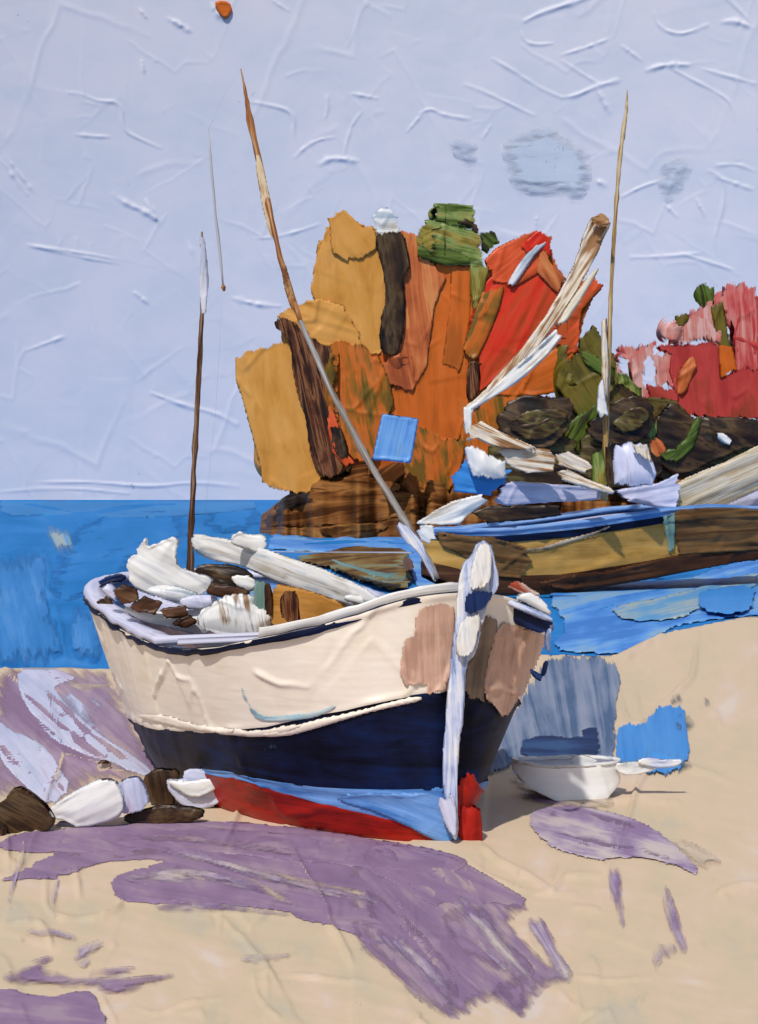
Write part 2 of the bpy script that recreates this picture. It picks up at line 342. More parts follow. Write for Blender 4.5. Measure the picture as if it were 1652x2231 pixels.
RUST = paint('rust leaf paint', [(150, 72, 36), (176, 90, 46), (196, 106, 56), (208, 132, 76)], rough=.42, spec=.35, across=4, bump=.3, contrast=1.2)
CRIM = paint('crimson leaf paint', [(160, 48, 48), (174, 58, 56), (182, 64, 62), (150, 60, 44)], along=.3, across=2, rough=.45, spec=.3, bump=.25)
CRIML = paint('pink crimson leaf paint', [(178, 66, 66), (196, 92, 92), (206, 118, 116), (196, 132, 120), (212, 164, 162)], along=.3, across=4, rough=.45, spec=.3, bump=.3, contrast=1.3)
TRUNK = paint('trunk paint', [(36, 16, 8), (62, 30, 14), (96, 50, 24), (138, 92, 58), (72, 34, 16), (40, 18, 10)], along=.3, across=6, rough=.36, spec=.4, bump=.4, contrast=1.2)
EARTH = paint('headland earth paint', [(64, 36, 16), (98, 60, 30), (124, 80, 42), (142, 98, 54), (84, 52, 26)], along=.25, across=4, rough=.5, spec=.1, bump=.3, contrast=1.2)
MAST = paint('mast paint', [(56, 32, 18), (92, 62, 44), (148, 122, 100), (72, 50, 40)], along=1, across=2, rough=.4, spec=.35, bump=.3, contrast=1.2)
SPAR = paint('spar brown paint', [(112, 66, 28), (140, 88, 44), (170, 132, 92), (110, 70, 40)], along=1, across=2, rough=.4, spec=.35, bump=.3, contrast=1.2)
SPARG = paint('spar grey paint', [(104, 98, 92), (128, 122, 118), (150, 150, 154), (120, 104, 84)], along=1, across=2, rough=.4, spec=.35, bump=.3, contrast=1.2)
PALEL = paint('pale line paint', [(160, 172, 198), (172, 180, 196), (150, 158, 176)], along=1, across=2, rough=.4, spec=.3)
GOLDM = paint('golden mast paint', [(140, 104, 58), (176, 142, 84), (206, 190, 156), (160, 122, 70)], along=1, across=2, rough=.4, spec=.35, bump=.3, contrast=1.2)
CREAMS = paint('cream canvas paint', [(178, 160, 130), (204, 190, 162), (220, 210, 192), (196, 172, 138)], along=.2, across=7, rough=.42, spec=.3, bump=.4, contrast=1.3)
CANVAS = paint('furled canvas paint', [(150, 108, 70), (196, 170, 140), (226, 216, 204), (220, 204, 180), (160, 112, 66)], along=.2, across=6, rough=.4, spec=.35, bump=.4, contrast=1.4)
BLUED = paint('deck blue paint', [(70, 120, 186), (100, 150, 212), (150, 178, 220), (86, 136, 200)], along=.25, across=5, rough=.42, spec=.3, bump=.3, contrast=1.2)
NAVYS = paint('navy strake paint', [(8, 20, 54), (14, 34, 80), (26, 50, 98)], across=5, rough=.42, spec=.3, bump=.3)
OCHH = paint('ochre hull paint', [(164, 124, 60), (188, 144, 74), (200, 154, 84), (180, 150, 86)], along=.25, across=3, rough=.45, spec=.2, bump=.25)
BROWNH = paint('brown hull paint', [(84, 58, 32), (108, 78, 46), (124, 92, 56), (98, 70, 40)], along=.2, across=5, rough=.45, spec=.2, bump=.3)
UMBERH = paint('umber keel paint', [(54, 32, 20), (74, 46, 29), (98, 64, 43)], along=.25, across=5, rough=.45, spec=.2, bump=.3)
TEAL = paint('teal post paint', [(92, 124, 118), (112, 142, 134), (130, 152, 140)], rough=.4, spec=.3, across=4)
BROWNG = paint('brown green patch paint', [(74, 50, 24), (112, 84, 42), (128, 112, 64), (112, 140, 130), (90, 60, 34)], along=.25, across=5, rough=.5, spec=.06, bump=.3, contrast=1.4)
for m_ in (SKYC,): bumpdist(m_, 1.0)
for m_ in (AMBER, ORANGE, ORLIV, OLIVE, GREEN, GREEND, REDL, REDO, RUST, CRIM, CRIML, TRUNK, EARTH): bumpdist(m_, .12)
for m_ in (CREAMS, CANVAS, BLUED, NAVYS, OCHH, BROWNH, UMBERH, BROWNG): bumpdist(m_, .05)

# ------------------------------------------------------------------ sky: a far curved backdrop with palette-knife relief
R = 2600.0
dn = np.arange(-950, 951, 3.0); phd = np.arctan(dn / F)
ph = np.concatenate([np.radians(np.arange(-115, math.degrees(phd[0]) - 1, 3)), phd, np.radians(np.arange(math.degrees(phd[-1]) + 2, 116, 3))])
zz = np.concatenate([np.arange(1180, -110, -3.0), [-300, -700, -1300, -2200]])          # picture rows, horizon at 1085
PH, RW = np.meshgrid(ph, zz); pxs = CX + np.tan(np.clip(PH, -1.2, 1.2)) * F; pys = RW
inn = (np.abs(PH) < abs(phd[0])) & (RW > -110)
sky_lines = [c1(*l) for l in [[(300,435),(360,440),(430,470),(530,465),(540,590),(600,620),(700,660)], [(30,725),(80,790),(150,870)], [(130,1100),(330,1120),(520,1150)],
    [(1090,450),(1160,460),(1270,485),(1290,540),(1280,570),(1310,660)], [(1290,690),(1340,640),(1400,610),(1470,600)], [(1430,420),(1435,480),(1420,520)], [(1580,490),(1530,560),(1505,680)],
    [(610,60),(645,105)], [(1120,1045),(1200,1040),(1300,1015),(1400,980)], [(620,280),(630,340)], [(330,615),(400,620),(480,620)], [(1540,410),(1650,430)], [(1190,5),(1260,50)]]]
sky_lines += [(c1(*l), 1.7) for l in [[(500,870),(560,910),(620,930),(690,975)], [(640,890),(690,985)], [(1400,720),(1450,690),(1560,705)], [(740,100),(780,120),(830,150)], [(930,30),(945,65),(985,95)]]]
sky_lines += [c2(*l) for l in [[(625,150),(640,190),(690,205),(760,200)], [(500,260),(600,320),(700,390),(800,435)], [(800,275),(880,330),(960,380)], [(800,250),(900,225),(1000,190)], [(1060,220),(1150,290)],
    [(1250,310),(1350,370),(1480,440),(1540,490),(1550,560)], [(1200,80),(1210,130),(1260,170),(1330,185),(1430,150)], [(1480,10),(1560,80),(1620,150)], [(1410,335),(1530,375),(1640,410)],
    [(380,370),(460,400),(560,450),(680,510)], [(180,495),(230,470),(280,500),(400,520)], [(190,500),(130,570)], [(490,550),(460,600)], [(1060,870),(1140,830),(1230,805)], [(1470,750),(1560,745),(1640,780)],
    [(1440,770),(1500,800),(1510,870),(1480,1000),(1460,1060),(1480,1130)], [(1100,1130),(1250,1130),(1400,1120)], [(1380,880),(1420,960)], [(1250,910),(1300,960)], [(690,940),(690,980)], [(540,640),(570,780),(620,840)]]]
sky_lines += [(c2(*l), 1.7) for l in [[(640,100),(700,70),(800,40),(930,5)], [(800,435),(860,430),(950,390),(1040,370)], [(1170,330),(1250,310),(1350,315)], [(1500,140),(1560,140),(1620,170)], [(960,410),(985,470),(1005,500)], [(955,800),(985,815)]]]
sky_lines += [([(330,858),(400,885),(470,900),(515,925)], 1.4), ([(510,652),(560,665),(610,668)], 1.5), [(0,365),(60,440)], [(290,640),(330,670)], [(60,545),(180,570),(260,580)],
    [(70,1052),(200,1050),(330,1062),(420,1050),(520,1060)], [(0,1072),(140,1062),(280,1075)], [(410,530),(440,600)], [(1560,400),(1640,430)], [(140,740),(60,770)], [(1480,560),(1600,600)]]
hh = np.where(inn, 1.0 * (knife(pxs, pys, .5) - .3) + .8 * (knife(pxs + 400, pys + 900, .9) - .3), 0)
hf = np.zeros(pxs.size); si = np.flatnonzero(inn.ravel())
hf[si] = ridges(pxs.ravel()[si], pys.ravel()[si], sky_lines, 2.4, 2.9)
hh = hh + hf.reshape(pxs.shape)
rr = R - hh * R / F
zs = H - (RW - CY) * R / F
Vs = np.stack([np.sin(PH) * rr, np.cos(PH) * rr, zs], -1).reshape(-1, 3)
ii = np.arange(PH.size).reshape(PH.shape)
fs = np.stack([ii[:-1, :-1], ii[1:, :-1], ii[1:, 1:], ii[:-1, 1:]], -1).reshape(-1, 4)
sky = link('sky', mesh_np('sky', Vs, fs, np.stack([PH * F / 100, RW / 100], -1).reshape(-1, 2)), SKYC); tag(sky, 'pale lavender blue sky with raised knife ridges of paint', kind='structure')
def skyfr(x, y, h):
    p = np.arctan((x - CX) / F); r_ = R - (6 + h) * R / F
    return np.stack([np.sin(p) * r_, np.cos(p) * r_, H - (y - CY) * R / F], 1)
SCR = bumpdist(paint('scraped sky paint', [(182, 192, 208), (187, 196, 210), (192, 199, 212)], along=1, across=1, rough=.6, spec=.1, bump=.3, fleck=.06, fleckcol=(160, 172, 186)), 1.0)
for poly in (c2((535,640),(600,590),(680,570),(760,540),(785,600),(880,630),(930,700),(920,800),(870,890),(800,850),(640,840),(570,780)), c2((1215,760),(1260,720),(1380,700),(1340,800),(1260,900),(1225,860)), c2((300,600),(430,610),(430,680),(400,760),(340,690))):
    patch('scraped_patch', poly, skyfr, SCR, sky, step=4, thick=.1, lip=.15, rag=3, relief=.4, groove=.2, feather=(30, 30), wet=True)
DAB = bumpdist(paint('orange dab paint', [(190, 92, 24), (206, 102, 30), (198, 96, 26)], rough=.4), 1)
patch('orange_dab', [(471, 10), (500, 12), (504, 30), (494, 45), (484, 42), (472, 24)], skyfr, DAB, sky, step=3, thick=4, lip=3, rag=1.5, feather=None)

# ------------------------------------------------------------------ sea
xs = np.concatenate([np.arange(-2600, -160, 60), np.arange(-160, 1815, 6.0), np.arange(1815, 4400, 60)])
ys = np.concatenate([[1088.6, 1089.6], np.arange(1091, 1700, 4.0)])
X, Y = np.meshgrid(xs, ys); D = (H + .06) * F / (Y - CY)
sea_lines = [c8(*l) for l in [[(330,0),(350,40),(370,120)]]] + [[(0,1208),(40,1200),(90,1190),(110,1240),(100,1300),(150,1320),(200,1300),(230,1275)], [(0,1140),(90,1130),(200,1120),(300,1100),(430,1095)],
    ([(100,1285),(130,1350),(140,1440)], 1.4), [(30,1090),(120,1110),(230,1130)], [(1200,1290),(1350,1270),(1500,1250)], [(1220,1370),(1330,1320),(1480,1290)], [(640,1190),(800,1180),(900,1190)]]
hz = (1.6 * (knife(X, Y * 2.2, .6) - .3) + ridges(X, Y, sea_lines, 5, 4)) * D / F * .9 * np.clip((Y - 1092) / 60, 0, 1)
hz = np.where((X > -170) & (X < 1830), hz, 0)
Vs = np.stack([(X - CX) * D / F, D, -.06 + hz], -1).reshape(-1, 3); ii = np.arange(X.size).reshape(X.shape)
fs = np.stack([ii[:-1, :-1], ii[1:, :-1], ii[1:, 1:], ii[:-1, 1:]], -1).reshape(-1, 4)[:, ::-1]
sea = link('sea', mesh_np('sea', Vs, fs, np.stack([X / 100, Y * 2.5 / 100], -1).reshape(-1, 2)), SEA); tag(sea, 'bright blue sea in flat strokes up to the horizon', kind='structure')
# strokes of other blues on the water
STR = bumpdist(paint('sea stroke paint', [(58, 122, 200), (76, 140, 216), (96, 156, 222), (128, 168, 204)], across=4, rough=.5, spec=.06, contrast=1.3), .05)
STG = bumpdist(paint('sea green grey stroke paint', [(90, 150, 200), (128, 164, 186), (160, 172, 172), (104, 158, 208)], across=5, rough=.5, spec=.06, contrast=1.3), .05)
def sea_layer(z0):
    def fr(x, y, h):
        dd = (H + .06) * F / (np.maximum(y, CY + 6) - CY); return np.stack([(x - CX) * dd / F, dd, -.06 + z0 + h * .3 * dd / F], 1)
    return fr
patch('water_stroke', c5((680,930),(760,860),(1000,850),(1300,850),(1500,780),(1652,745),(1800,740),(1800,1000),(1640,1000),(1400,1020),(1240,1060),(1060,1170),(900,1180),(700,1160),(780,1060)), sea_layer(.03), STR, sea, ang=-12, step=5)
patch('water_stroke', c5((960,1000),(1050,960),(1250,930),(1652,800),(1652,880),(1450,900),(1360,1000),(1240,1030),(1040,1040)), sea_layer(.08), STG, sea, ang=-14, step=4)
patch('water_stroke', c5((1365,930),(1450,900),(1640,880),(1640,990),(1500,1015),(1390,1000)), sea_layer(.14), POOLB, sea, ang=-5, step=4)
patch('water_stroke', [(0, 1078), (150, 1079), (330, 1088), (560, 1089), (560, 1110), (300, 1130), (120, 1120), (0, 1125)], sea_layer(.05), bumpdist(paint('far sea paint', [(26, 116, 182), (36, 122, 190), (50, 130, 196)], rough=.5, spec=.06), .05), sea, step=4, thick=1, lip=1, relief=.5)
STR2 = bumpdist(paint('near sea stroke paint', [(26, 112, 180), (38, 120, 190), (50, 128, 198), (70, 138, 204)], across=2.5, rough=.5, spec=.04), .05)
for poly, a, mt in [([(0, 1215), (60, 1205), (95, 1195), (108, 1250), (100, 1330), (130, 1370), (140, 1450), (-40, 1455), (-40, 1230)], 80, STR2), ([(110, 1240), (180, 1130), (330, 1110), (400, 1120), (410, 1180), (300, 1210), (280, 1250), (200, 1290), (140, 1325), (100, 1300)], -10, SEA),
                 ([(150, 1330), (200, 1320), (230, 1440), (160, 1450)], 85, STR2), ([(90, 1150), (140, 1140), (165, 1200), (130, 1215)], 70, STG), ([(440, 1100), (560, 1092), (570, 1150), (450, 1165)], 0, SEA)]:
    patch('water_stroke', poly, sea_layer(.03 + .01 * a / 90), mt, sea, ang=a, step=5, thick=1, lip=1.2, groove=.6, feather=(40, 8), wet=True)
patch('water_stroke', c7((20,80),(120,60),(330,130),(500,60),(690,60),(770,20),(850,60),(1050,210),(1060,300),(880,390),(830,370),(780,210),(760,165),(20,165)), sea_layer(.03), STR, sea, ang=5, step=5)

# ------------------------------------------------------------------ beach
beach_lines = [c10(*l) for l in [[(540,390),(700,385),(900,440),(1300,460)], [(1110,720),(1120,790),(1160,860),(1230,915)], [(1030,650),(1300,630)], [(600,860),(700,890),(820,830),(990,820)], [(440,800),(510,925)], [(1100,710),(1300,710),(1652,760)], [(530,380),(520,430),(400,480)]]]
beach_lines += [c11(*l) for l in [[(400,300),(500,370),(660,435),(860,435)], [(780,850),(830,900),(880,940)], [(840,495),(900,490),(970,520)], [(850,800),(1000,820),(1190,800)], [(740,400),(780,310)], [(1160,880),(1100,960)], [(1500,450),(1530,470)]]]
beach_lines += [(c9(*l), 1.5) for l in [[(845,400),(900,590),(960,600),(1070,490),(1200,400),(1280,300)], [(840,250),(1020,120),(1190,50)]]]
beach_lines += [(c10(*l), 1.4) for l in [[(200,300),(200,460),(400,480),(530,430),(530,390)], [(20,500),(180,470),(230,600)], [(30,100),(40,260)], [(110,110),(90,250)], [(330,250),(350,380)]]]
beach_lines += [c9(*l) for l in [[(1200,400),(1280,340),(1300,60)], [(1340,520),(1410,510),(1430,600)], [(1000,1030),(1200,1040)]]]
beach = patch('beach', [(-420, 1462), (0, 1460), (120, 1456), (230, 1462), (460, 1452), (800, 1442), (1100, 1436), (1200, 1428), (1330, 1436), (1400, 1400), (1520, 1366), (1652, 1343), (2050, 1330), (2120, 2560), (-460, 2560)],
              lying(0.0, 1.0), SAND, None, feather=None, step=5, ang=12, thick=3, lip=2, rag=3, groove=1.2, relief=11.0, kn=.6, lines=beach_lines)
BB = None
tag(beach, 'sandy beach in knifed tan paint with painted mauve sand and shadow streaks', kind='structure')
V = [(-70, -60, -.03), (70, -60, -.03), (70, 12, -.03), (-70, 12, -.03)]
gr = link('ground', mesh_np('ground', V, [(0, 1, 2, 3)], np.array([(v[0] * 2, v[1] * 2) for v in V]), False), SAND); tag(gr, 'tan sand of the beach nearer than the boats', kind='structure')
V = [(x, y, -.05) for x, y in ((-70, 12), (70, 12), (70, 26), (14, 26), (-14, 26), (-70, 26))]
gr2 = link('ground', mesh_np('ground', V, [(0, 1, 2, 3, 4, 5)], np.array([(v[0] * 2, v[1] * 2) for v in V]), False), SAND); tag(gr2, 'tan sand of the beach beneath the boat', kind='structure')
gz = [.003]
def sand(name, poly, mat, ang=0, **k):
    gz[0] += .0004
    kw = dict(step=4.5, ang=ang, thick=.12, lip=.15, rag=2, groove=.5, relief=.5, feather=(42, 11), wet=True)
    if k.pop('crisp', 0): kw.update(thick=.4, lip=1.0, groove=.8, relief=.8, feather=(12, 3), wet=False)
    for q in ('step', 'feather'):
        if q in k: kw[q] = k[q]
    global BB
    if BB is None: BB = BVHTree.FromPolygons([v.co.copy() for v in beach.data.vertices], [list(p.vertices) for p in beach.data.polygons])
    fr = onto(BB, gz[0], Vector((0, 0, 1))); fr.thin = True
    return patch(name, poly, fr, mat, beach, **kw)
# left beach; mauve partly paints the boat's shadow, partly the sand's own colour
sand('mauve_sand_and_shadow', c8((-60,170),(100,150),(350,155),(560,155),(620,235),(700,400),(790,560),(900,680),(900,740),(600,760),(420,820),(280,920),(90,800),(-60,900)), MAUVER, 40)
sand('pale_streak', c8((80,190),(130,130),(220,100),(350,160),(440,210),(330,215),(300,270),(420,400),(560,520),(700,600),(840,710),(820,735),(680,690),(480,620),(300,540),(180,400),(100,270)), FOAM, 42, thick=4, lip=5, crisp=1)
sand('pale_streak', c8((-20,410),(50,480),(180,530),(270,600),(330,700),(400,800),(270,900),(180,830),(90,740),(-20,600)), FOAM, 50, thick=4, lip=4, crisp=1)
sand('pale_streak', c8((330,290),(370,240),(460,290),(580,355),(470,370),(500,450),(690,540),(640,560),(480,480),(400,380)), FOAM, 40)
sand('pale_streak', c8((350,215),(500,225),(620,235),(560,255),(400,270)), SANDP, 5)
# foreground: mauve sand strokes, the boat's cast shadow painted in among them
sand('mauve_sand_and_shadow', c10((-40,310),(20,300),(160,220),(240,180),(180,110),(330,90),(500,80),(560,45),(800,45),(1000,85),(1400,105),(1652,130),(1760,200),(1760,700),(1652,610),(1500,505),(1300,465),(1250,430),(1050,410),(700,400),(540,390),(480,340),(490,280),(620,250),(740,210),(600,205),(400,230),(280,290),(150,290)), MAUVE, 12, crisp=1)
sand('mauve_sand_and_shadow', c10((20,300),(160,230),(300,190),(460,160),(640,150),(740,190),(600,195),(430,220),(280,275),(150,290)), bumpdist(paint('brown mauve paint', [(112, 88, 108), (130, 106, 126), (150, 124, 140), (140, 116, 150)], across=6, rough=.5, spec=.08, bump=.25), .02), -12)
sand('mauve_sand_and_shadow', [(30, 1816), (250, 1800), (400, 1790), (600, 1798), (800, 1828), (985, 1860), (1030, 1885), (980, 1910), (700, 1880), (400, 1850), (100, 1860), (-20, 1850)], MAUVE, 5, crisp=1)
sand('mauve_sand_and_shadow', c11((-120,230),(100,230),(330,285),(500,375),(690,495),(560,540),(640,660),(760,760),(860,810),(700,850),(650,990),(560,930),(480,890),(350,1000),(200,920),(60,780),(-120,640)), bumpdist(paint('mixed mauve sand and shadow paint', [(134, 110, 140), (142, 118, 146), (152, 130, 150), (176, 154, 154), (148, 124, 148)], along=.3, across=2.5, rough=.55, spec=.08, contrast=1.0), .02), 44, feather=(30, 10))
sand('mauve_sand_and_shadow', c11((-60,235),(60,225),(200,255),(330,285),(500,375),(690,495),(500,480),(280,482),(250,500),(100,400),(-60,330)), MAUVE, 25, crisp=1)
sand('mauve_sand_and_shadow', c11((-60,430),(0,440),(120,540),(250,680),(330,780),(350,860),(340,980),(250,930),(100,780),(-60,660)), MAUVE, 48)
sand('mauve_sand_and_shadow', c11((270,560),(330,500),(490,500),(540,640),(680,750),(670,830),(560,860),(470,890),(600,790),(430,740),(320,640)), MAUVE, 45)
sand('mauve_sand_and_shadow', c11((480,880),(560,800),(650,830),(645,985),(600,950),(560,900)), MAUVE, 60, thick=4)
sand('mauve_sand_and_shadow', c11((640,560),(700,530),(770,640),(800,720),(855,800),(820,835),(760,760),(690,640)), MAUVEL, 58)
sand('mauve_sand_and_shadow', c11((330,420),(480,560),(600,720),(700,840),(610,790),(480,640),(360,520)), MAUVEL, 48, thick=1.5)
sand('mauve_sand_and_shadow', c11((0,590),(110,640),(240,740),(330,880),(250,840),(110,720),(0,650)), MAUVEL, 45, thick=1.5)
sand('pale_streak', c10((1050,255),(1200,265),(1400,310),(1652,370),(1500,345),(1300,310),(1150,290)), SANDP, 15)
sand('pale_streak', c10((1060,280),(1160,320),(1280,390),(1240,400),(1130,330)), SANDP, 35)
sand('pale_streak', c10((600,300),(720,235),(830,260),(830,300),(720,310)), MAUVEL, 0, thick=2)
sand('pale_streak', c10((1040,410),(1150,430),(1300,460),(1200,450),(1060,430),(880,440),(660,430),(700,410),(900,405)), MAUVEL, 5, thick=2)
sand('mauve_sand_and_shadow', c11((635,105),(700,70),(800,60),(950,72),(1150,130),(1260,200),(1400,330),(1390,362),(1260,302),(1100,275),(960,292),(850,265),(720,220)), MAUVEL, 14, thick=4, lip=4, lines=None, crisp=1)  # dinghy's cast shadow laid in mauve, here and in the next three strokes
sand('mauve_sand_and_shadow', c11((615,0),(700,10),(820,45),(980,60),(900,75),(760,55),(640,32)), MAUVE, 10)
sand('mauve_sand_and_shadow', c11((690,85),(900,80),(1080,130),(1240,200),(1100,180),(900,130)), MAUVE, 14, thick=1.5)
sand('mauve_sand_and_shadow', c11((700,180),(850,190),(1050,225),(1200,260),(1300,300),(1100,258),(880,230),(760,220)), MAUVE, 10, thick=1.5)
sand('pale_streak', c11((1250,205),(1330,205),(1430,255),(1510,300),(1400,340)), SANDP, 25, thick=3, lip=5)
sand('mauve_sand_and_shadow', c11((1225,400),(1265,420),(1330,620),(1345,700),(1310,690),(1260,560)), MAUVEL, 72)
sand('mauve_sand_and_shadow', c11((1000,330),(1050,330),(1060,430),(1075,600),(1050,560),(1010,450)), MAUVEL, 80, thick=1.2)
sand('mauve_sand_and_shadow', c11((1190,680),(1290,660),(1300,700),(1220,740),(1210,800)), MAUVEL, 60, thick=1.2)
sand('mauve_sand_and_shadow', c10((-60,795),(60,780),(110,810),(210,820),(380,790),(415,800),(480,940),(560,1200),(-60,1200)), MAUVE, 8, crisp=1)
sand('mauve_sand_and_shadow', c10((-20,745),(120,670),(240,630),(200,700),(350,730),(500,740),(640,730),(800,710),(650,770),(520,802),(440,790),(400,770),(150,760)), MAUVE, -4)
sand('mauve_sand_and_shadow', c10((350,715),(480,690),(620,688),(540,720),(400,727)), MAUVER, -5)
sand('mauve_sand_and_shadow', c10((310,620),(420,570),(460,575),(400,620),(380,690),(330,660)), MAUVEL, -25, thick=1.2)
sand('mauve_sand_and_shadow', c10((1040,640),(1130,640),(1300,632),(1200,655),(1090,665)), MAUVEL, 0, thick=1.2)
sand('mauve_sand_and_shadow', c10((680,410),(780,405),(860,415),(700,435)), MAUVE, 0, thick=1.2)
sand('pale_streak', c9((200,890),(330,900),(500,985),(690,1000),(800,1000),(820,1075),(700,1060),(560,1060),(420,1000),(260,960)), SANDP, 10, thick=4, lip=4)
GREYG = paint('grey green sand paint', [(186, 178, 162), (196, 182, 162), (202, 185, 160), (176, 172, 162)], across=2, rough=.6, spec=.08, fleck=.06, fleckcol=(112, 132, 140), contrast=1.2)
def ribbon(pts, w0, w1):
    pts = chaikin(pts, 2, False); L = []; Rr = []; n = len(pts)
    for i in range(n):
        a, b = pts[max(0, i - 1)], pts[min(n - 1, i + 1)]; dx, dy = b[0] - a[0], b[1] - a[1]; l = math.hypot(dx, dy) + 1e-9
        q = i / (n - 1); ww = (w0 + (w1 - w0) * q) * math.sin(math.pi * min(.94, max(.06, q))) ** .5
        L.append((pts[i][0] - dy / l * ww, pts[i][1] + dx / l * ww)); Rr.append((pts[i][0] + dy / l * ww, pts[i][1] - dx / l * ww))
    return L + Rr[::-1]
for pts, w0, w1, mt, a in [(c10((700,170),(900,210),(1100,270),(1350,340),(1652,400)), 7, 5, MAUVEL, 16), (c10((560,300),(760,270),(960,290),(1150,350),(1300,420)), 10, 6, MAUVEL, 10), (c10((480,130),(760,110),(1050,150),(1300,190)), 6, 4, MAUVER, 6),
                           (c11((0,640),(120,700),(230,800),(320,930)), 9, 6, MAUVEL, 46), (c11((300,600),(420,640),(540,760),(620,800)), 6, 4, MAUVEL, 42), (c10((40,430),(60,300),(110,180)), 6, 3, MAUVEL, 105), (c10((240,470),(230,380),(250,300)), 5, 3, MAUVEL, 95),
                           (c10((90,560),(200,520),(330,560)), 8, 5, MAUVEL, 10)]:
    sand('mauve_sand_and_shadow' if mt is not SANDP else 'pale_streak', ribbon(pts, w0, w1), mt, a, step=3.5, thick=.15, lip=.15, groove=.3, feather=(80, 7))
# tidal water standing on the sand, and a navy patch
pool = sand('blue_sand_patch', c9((450,170),(640,168),(770,190),(845,250),(855,430),(825,500),(835,800),(740,835),(260,805),(170,895),(60,895),(100,700),(200,560),(300,400),(400,230)), GREYW, 80, crisp=1, feather=(26, 6))
gz[0] += .012
sand('blue_sand_patch', c9((265,700),(420,660),(610,690),(650,620),(740,620),(740,775),(700,815),(270,795)), NAVYP, 2, crisp=1, feather=(14, 3))  # navy patch laid over the grey-blue one
gz[0] -= .008
sand('blue_sand_patch', c9((850,560),(960,600),(1070,500),(1130,470),(1220,470),(1240,640),(1265,780),(1190,885),(1000,895),(850,835),(825,700)), POOLB, 85, feather=(16, 5), crisp=1)
DTEAL = paint('dark teal ground paint', [(72, 90, 100), (84, 102, 112), (96, 112, 120)], rough=.6, spec=.05, fleck=.05, fleckcol=(190, 178, 156))
sand('teal_fleck', c9((1185,400),(1220,470),(1140,475)), DTEAL, 60, thick=1, step=3)
sand('teal_fleck', c9((1170,810),(1310,830),(1230,850),(1200,870)), DTEAL, 0, thick=1, step=3, rag=4)
sand('teal_fleck', c9((1190,540),(1230,530),(1300,610),(1200,640),(1180,620)), DTEAL, 0, thick=1, step=3, rag=5)
sand('teal_fleck', c9((1330,430),(1375,470),(1350,490)), DTEAL, 40, thick=1, step=3)

# ------------------------------------------------------------------ headland with trees
def headland():
    xs_ = np.concatenate([np.arange(556, 700, 4.0), np.arange(700, 2300, 8.0)]); nd = 26; V = []; UV = []
    for x in xs_:
        px_top = np.interp(x, [556, 580, 612, 660, 690, 740, 805, 880, 900, 960, 1100, 1400, 1700, 2300], [1128, 1112, 1086, 1058, 1036, 1020, 1010, 1008, 1036, 1050, 1020, 1000, 990, 990])
        front = np.interp(x, [556, 590, 700, 820, 2300], [1158, 1166, 1172, 1172, 1172]) + 5 * (vnoise(x * .05, 3) - .5)
        d0 = H * F / (front - CY); dtop = 123.0; ztop = H - (px_top - CY) * dtop / F
        for k in range(nd):
            s = k / (nd - 1)
            if s < .6:
                q = s / .6; d = d0 + (max(dtop, d0 + 6) - d0) * q; z = -.4 + (ztop + .4) * (q ** .55)
                z += .3 * (fnoise(x * .02, q * 5, 2) - .5) * math.sin(q * math.pi)
            else:
                q = (s - .6) / .4; d = max(dtop, d0 + 6) + 55 * q; z = ztop * (1 - q ** 2) - .5 * q
            V.append(((x - CX) * min(d, 128) / F + (x - CX) * max(0, d - 128) / F * .6, d, z)); UV.append((x / 100, s * 3))
    V = np.array(V); n = len(xs_); ii = np.arange(n * nd).reshape(n, nd)
    fs = np.stack([ii[:-1, :-1], ii[1:, :-1], ii[1:, 1:], ii[:-1, 1:]], -1).reshape(-1, 4)
    return mesh_np('headland', V, fs, np.array(UV))
hl = link('headland', headland(), EARTH); tag(hl, 'low brown headland reaching into the sea under the autumn trees', kind='structure')
HLB = BVHTree.FromPolygons([v.co.copy() for v in hl.data.vertices], [list(p.vertices) for p in hl.data.polygons])
for poly, a in [(c3((300,1810),(400,1720),(560,1660),(900,1650),(1190,1690),(1240,1720),(1000,1810),(700,1840),(330,1850)), -6), (c3((550,1660),(590,1600),(740,1580),(960,1600),(1100,1650),(900,1670),(700,1680)), 4),
                (c3((870,1560),(900,1490),(1070,1478),(1085,1580),(1000,1640),(930,1610)), -40), (c3((350,1740),(470,1690),(620,1700),(480,1760),(380,1800)), -25), (c7((240,60),(500,20),(700,30),(640,60),(440,110)), -4)]:
    fr = onto(HLB, .08, Vector((0, -.7, .71))); patch('earth_stroke', poly, fr, EARTH, hl, step=4, ang=a, thick=4, lip=4, groove=3)
UMOL = bumpdist(paint('umber olive paint', [(34, 20, 12), (58, 40, 18), (86, 68, 30), (98, 88, 46), (62, 44, 20), (40, 26, 14)], along=.5, across=2.2, rough=.38, spec=.4, bump=.4, contrast=1.3), .12)
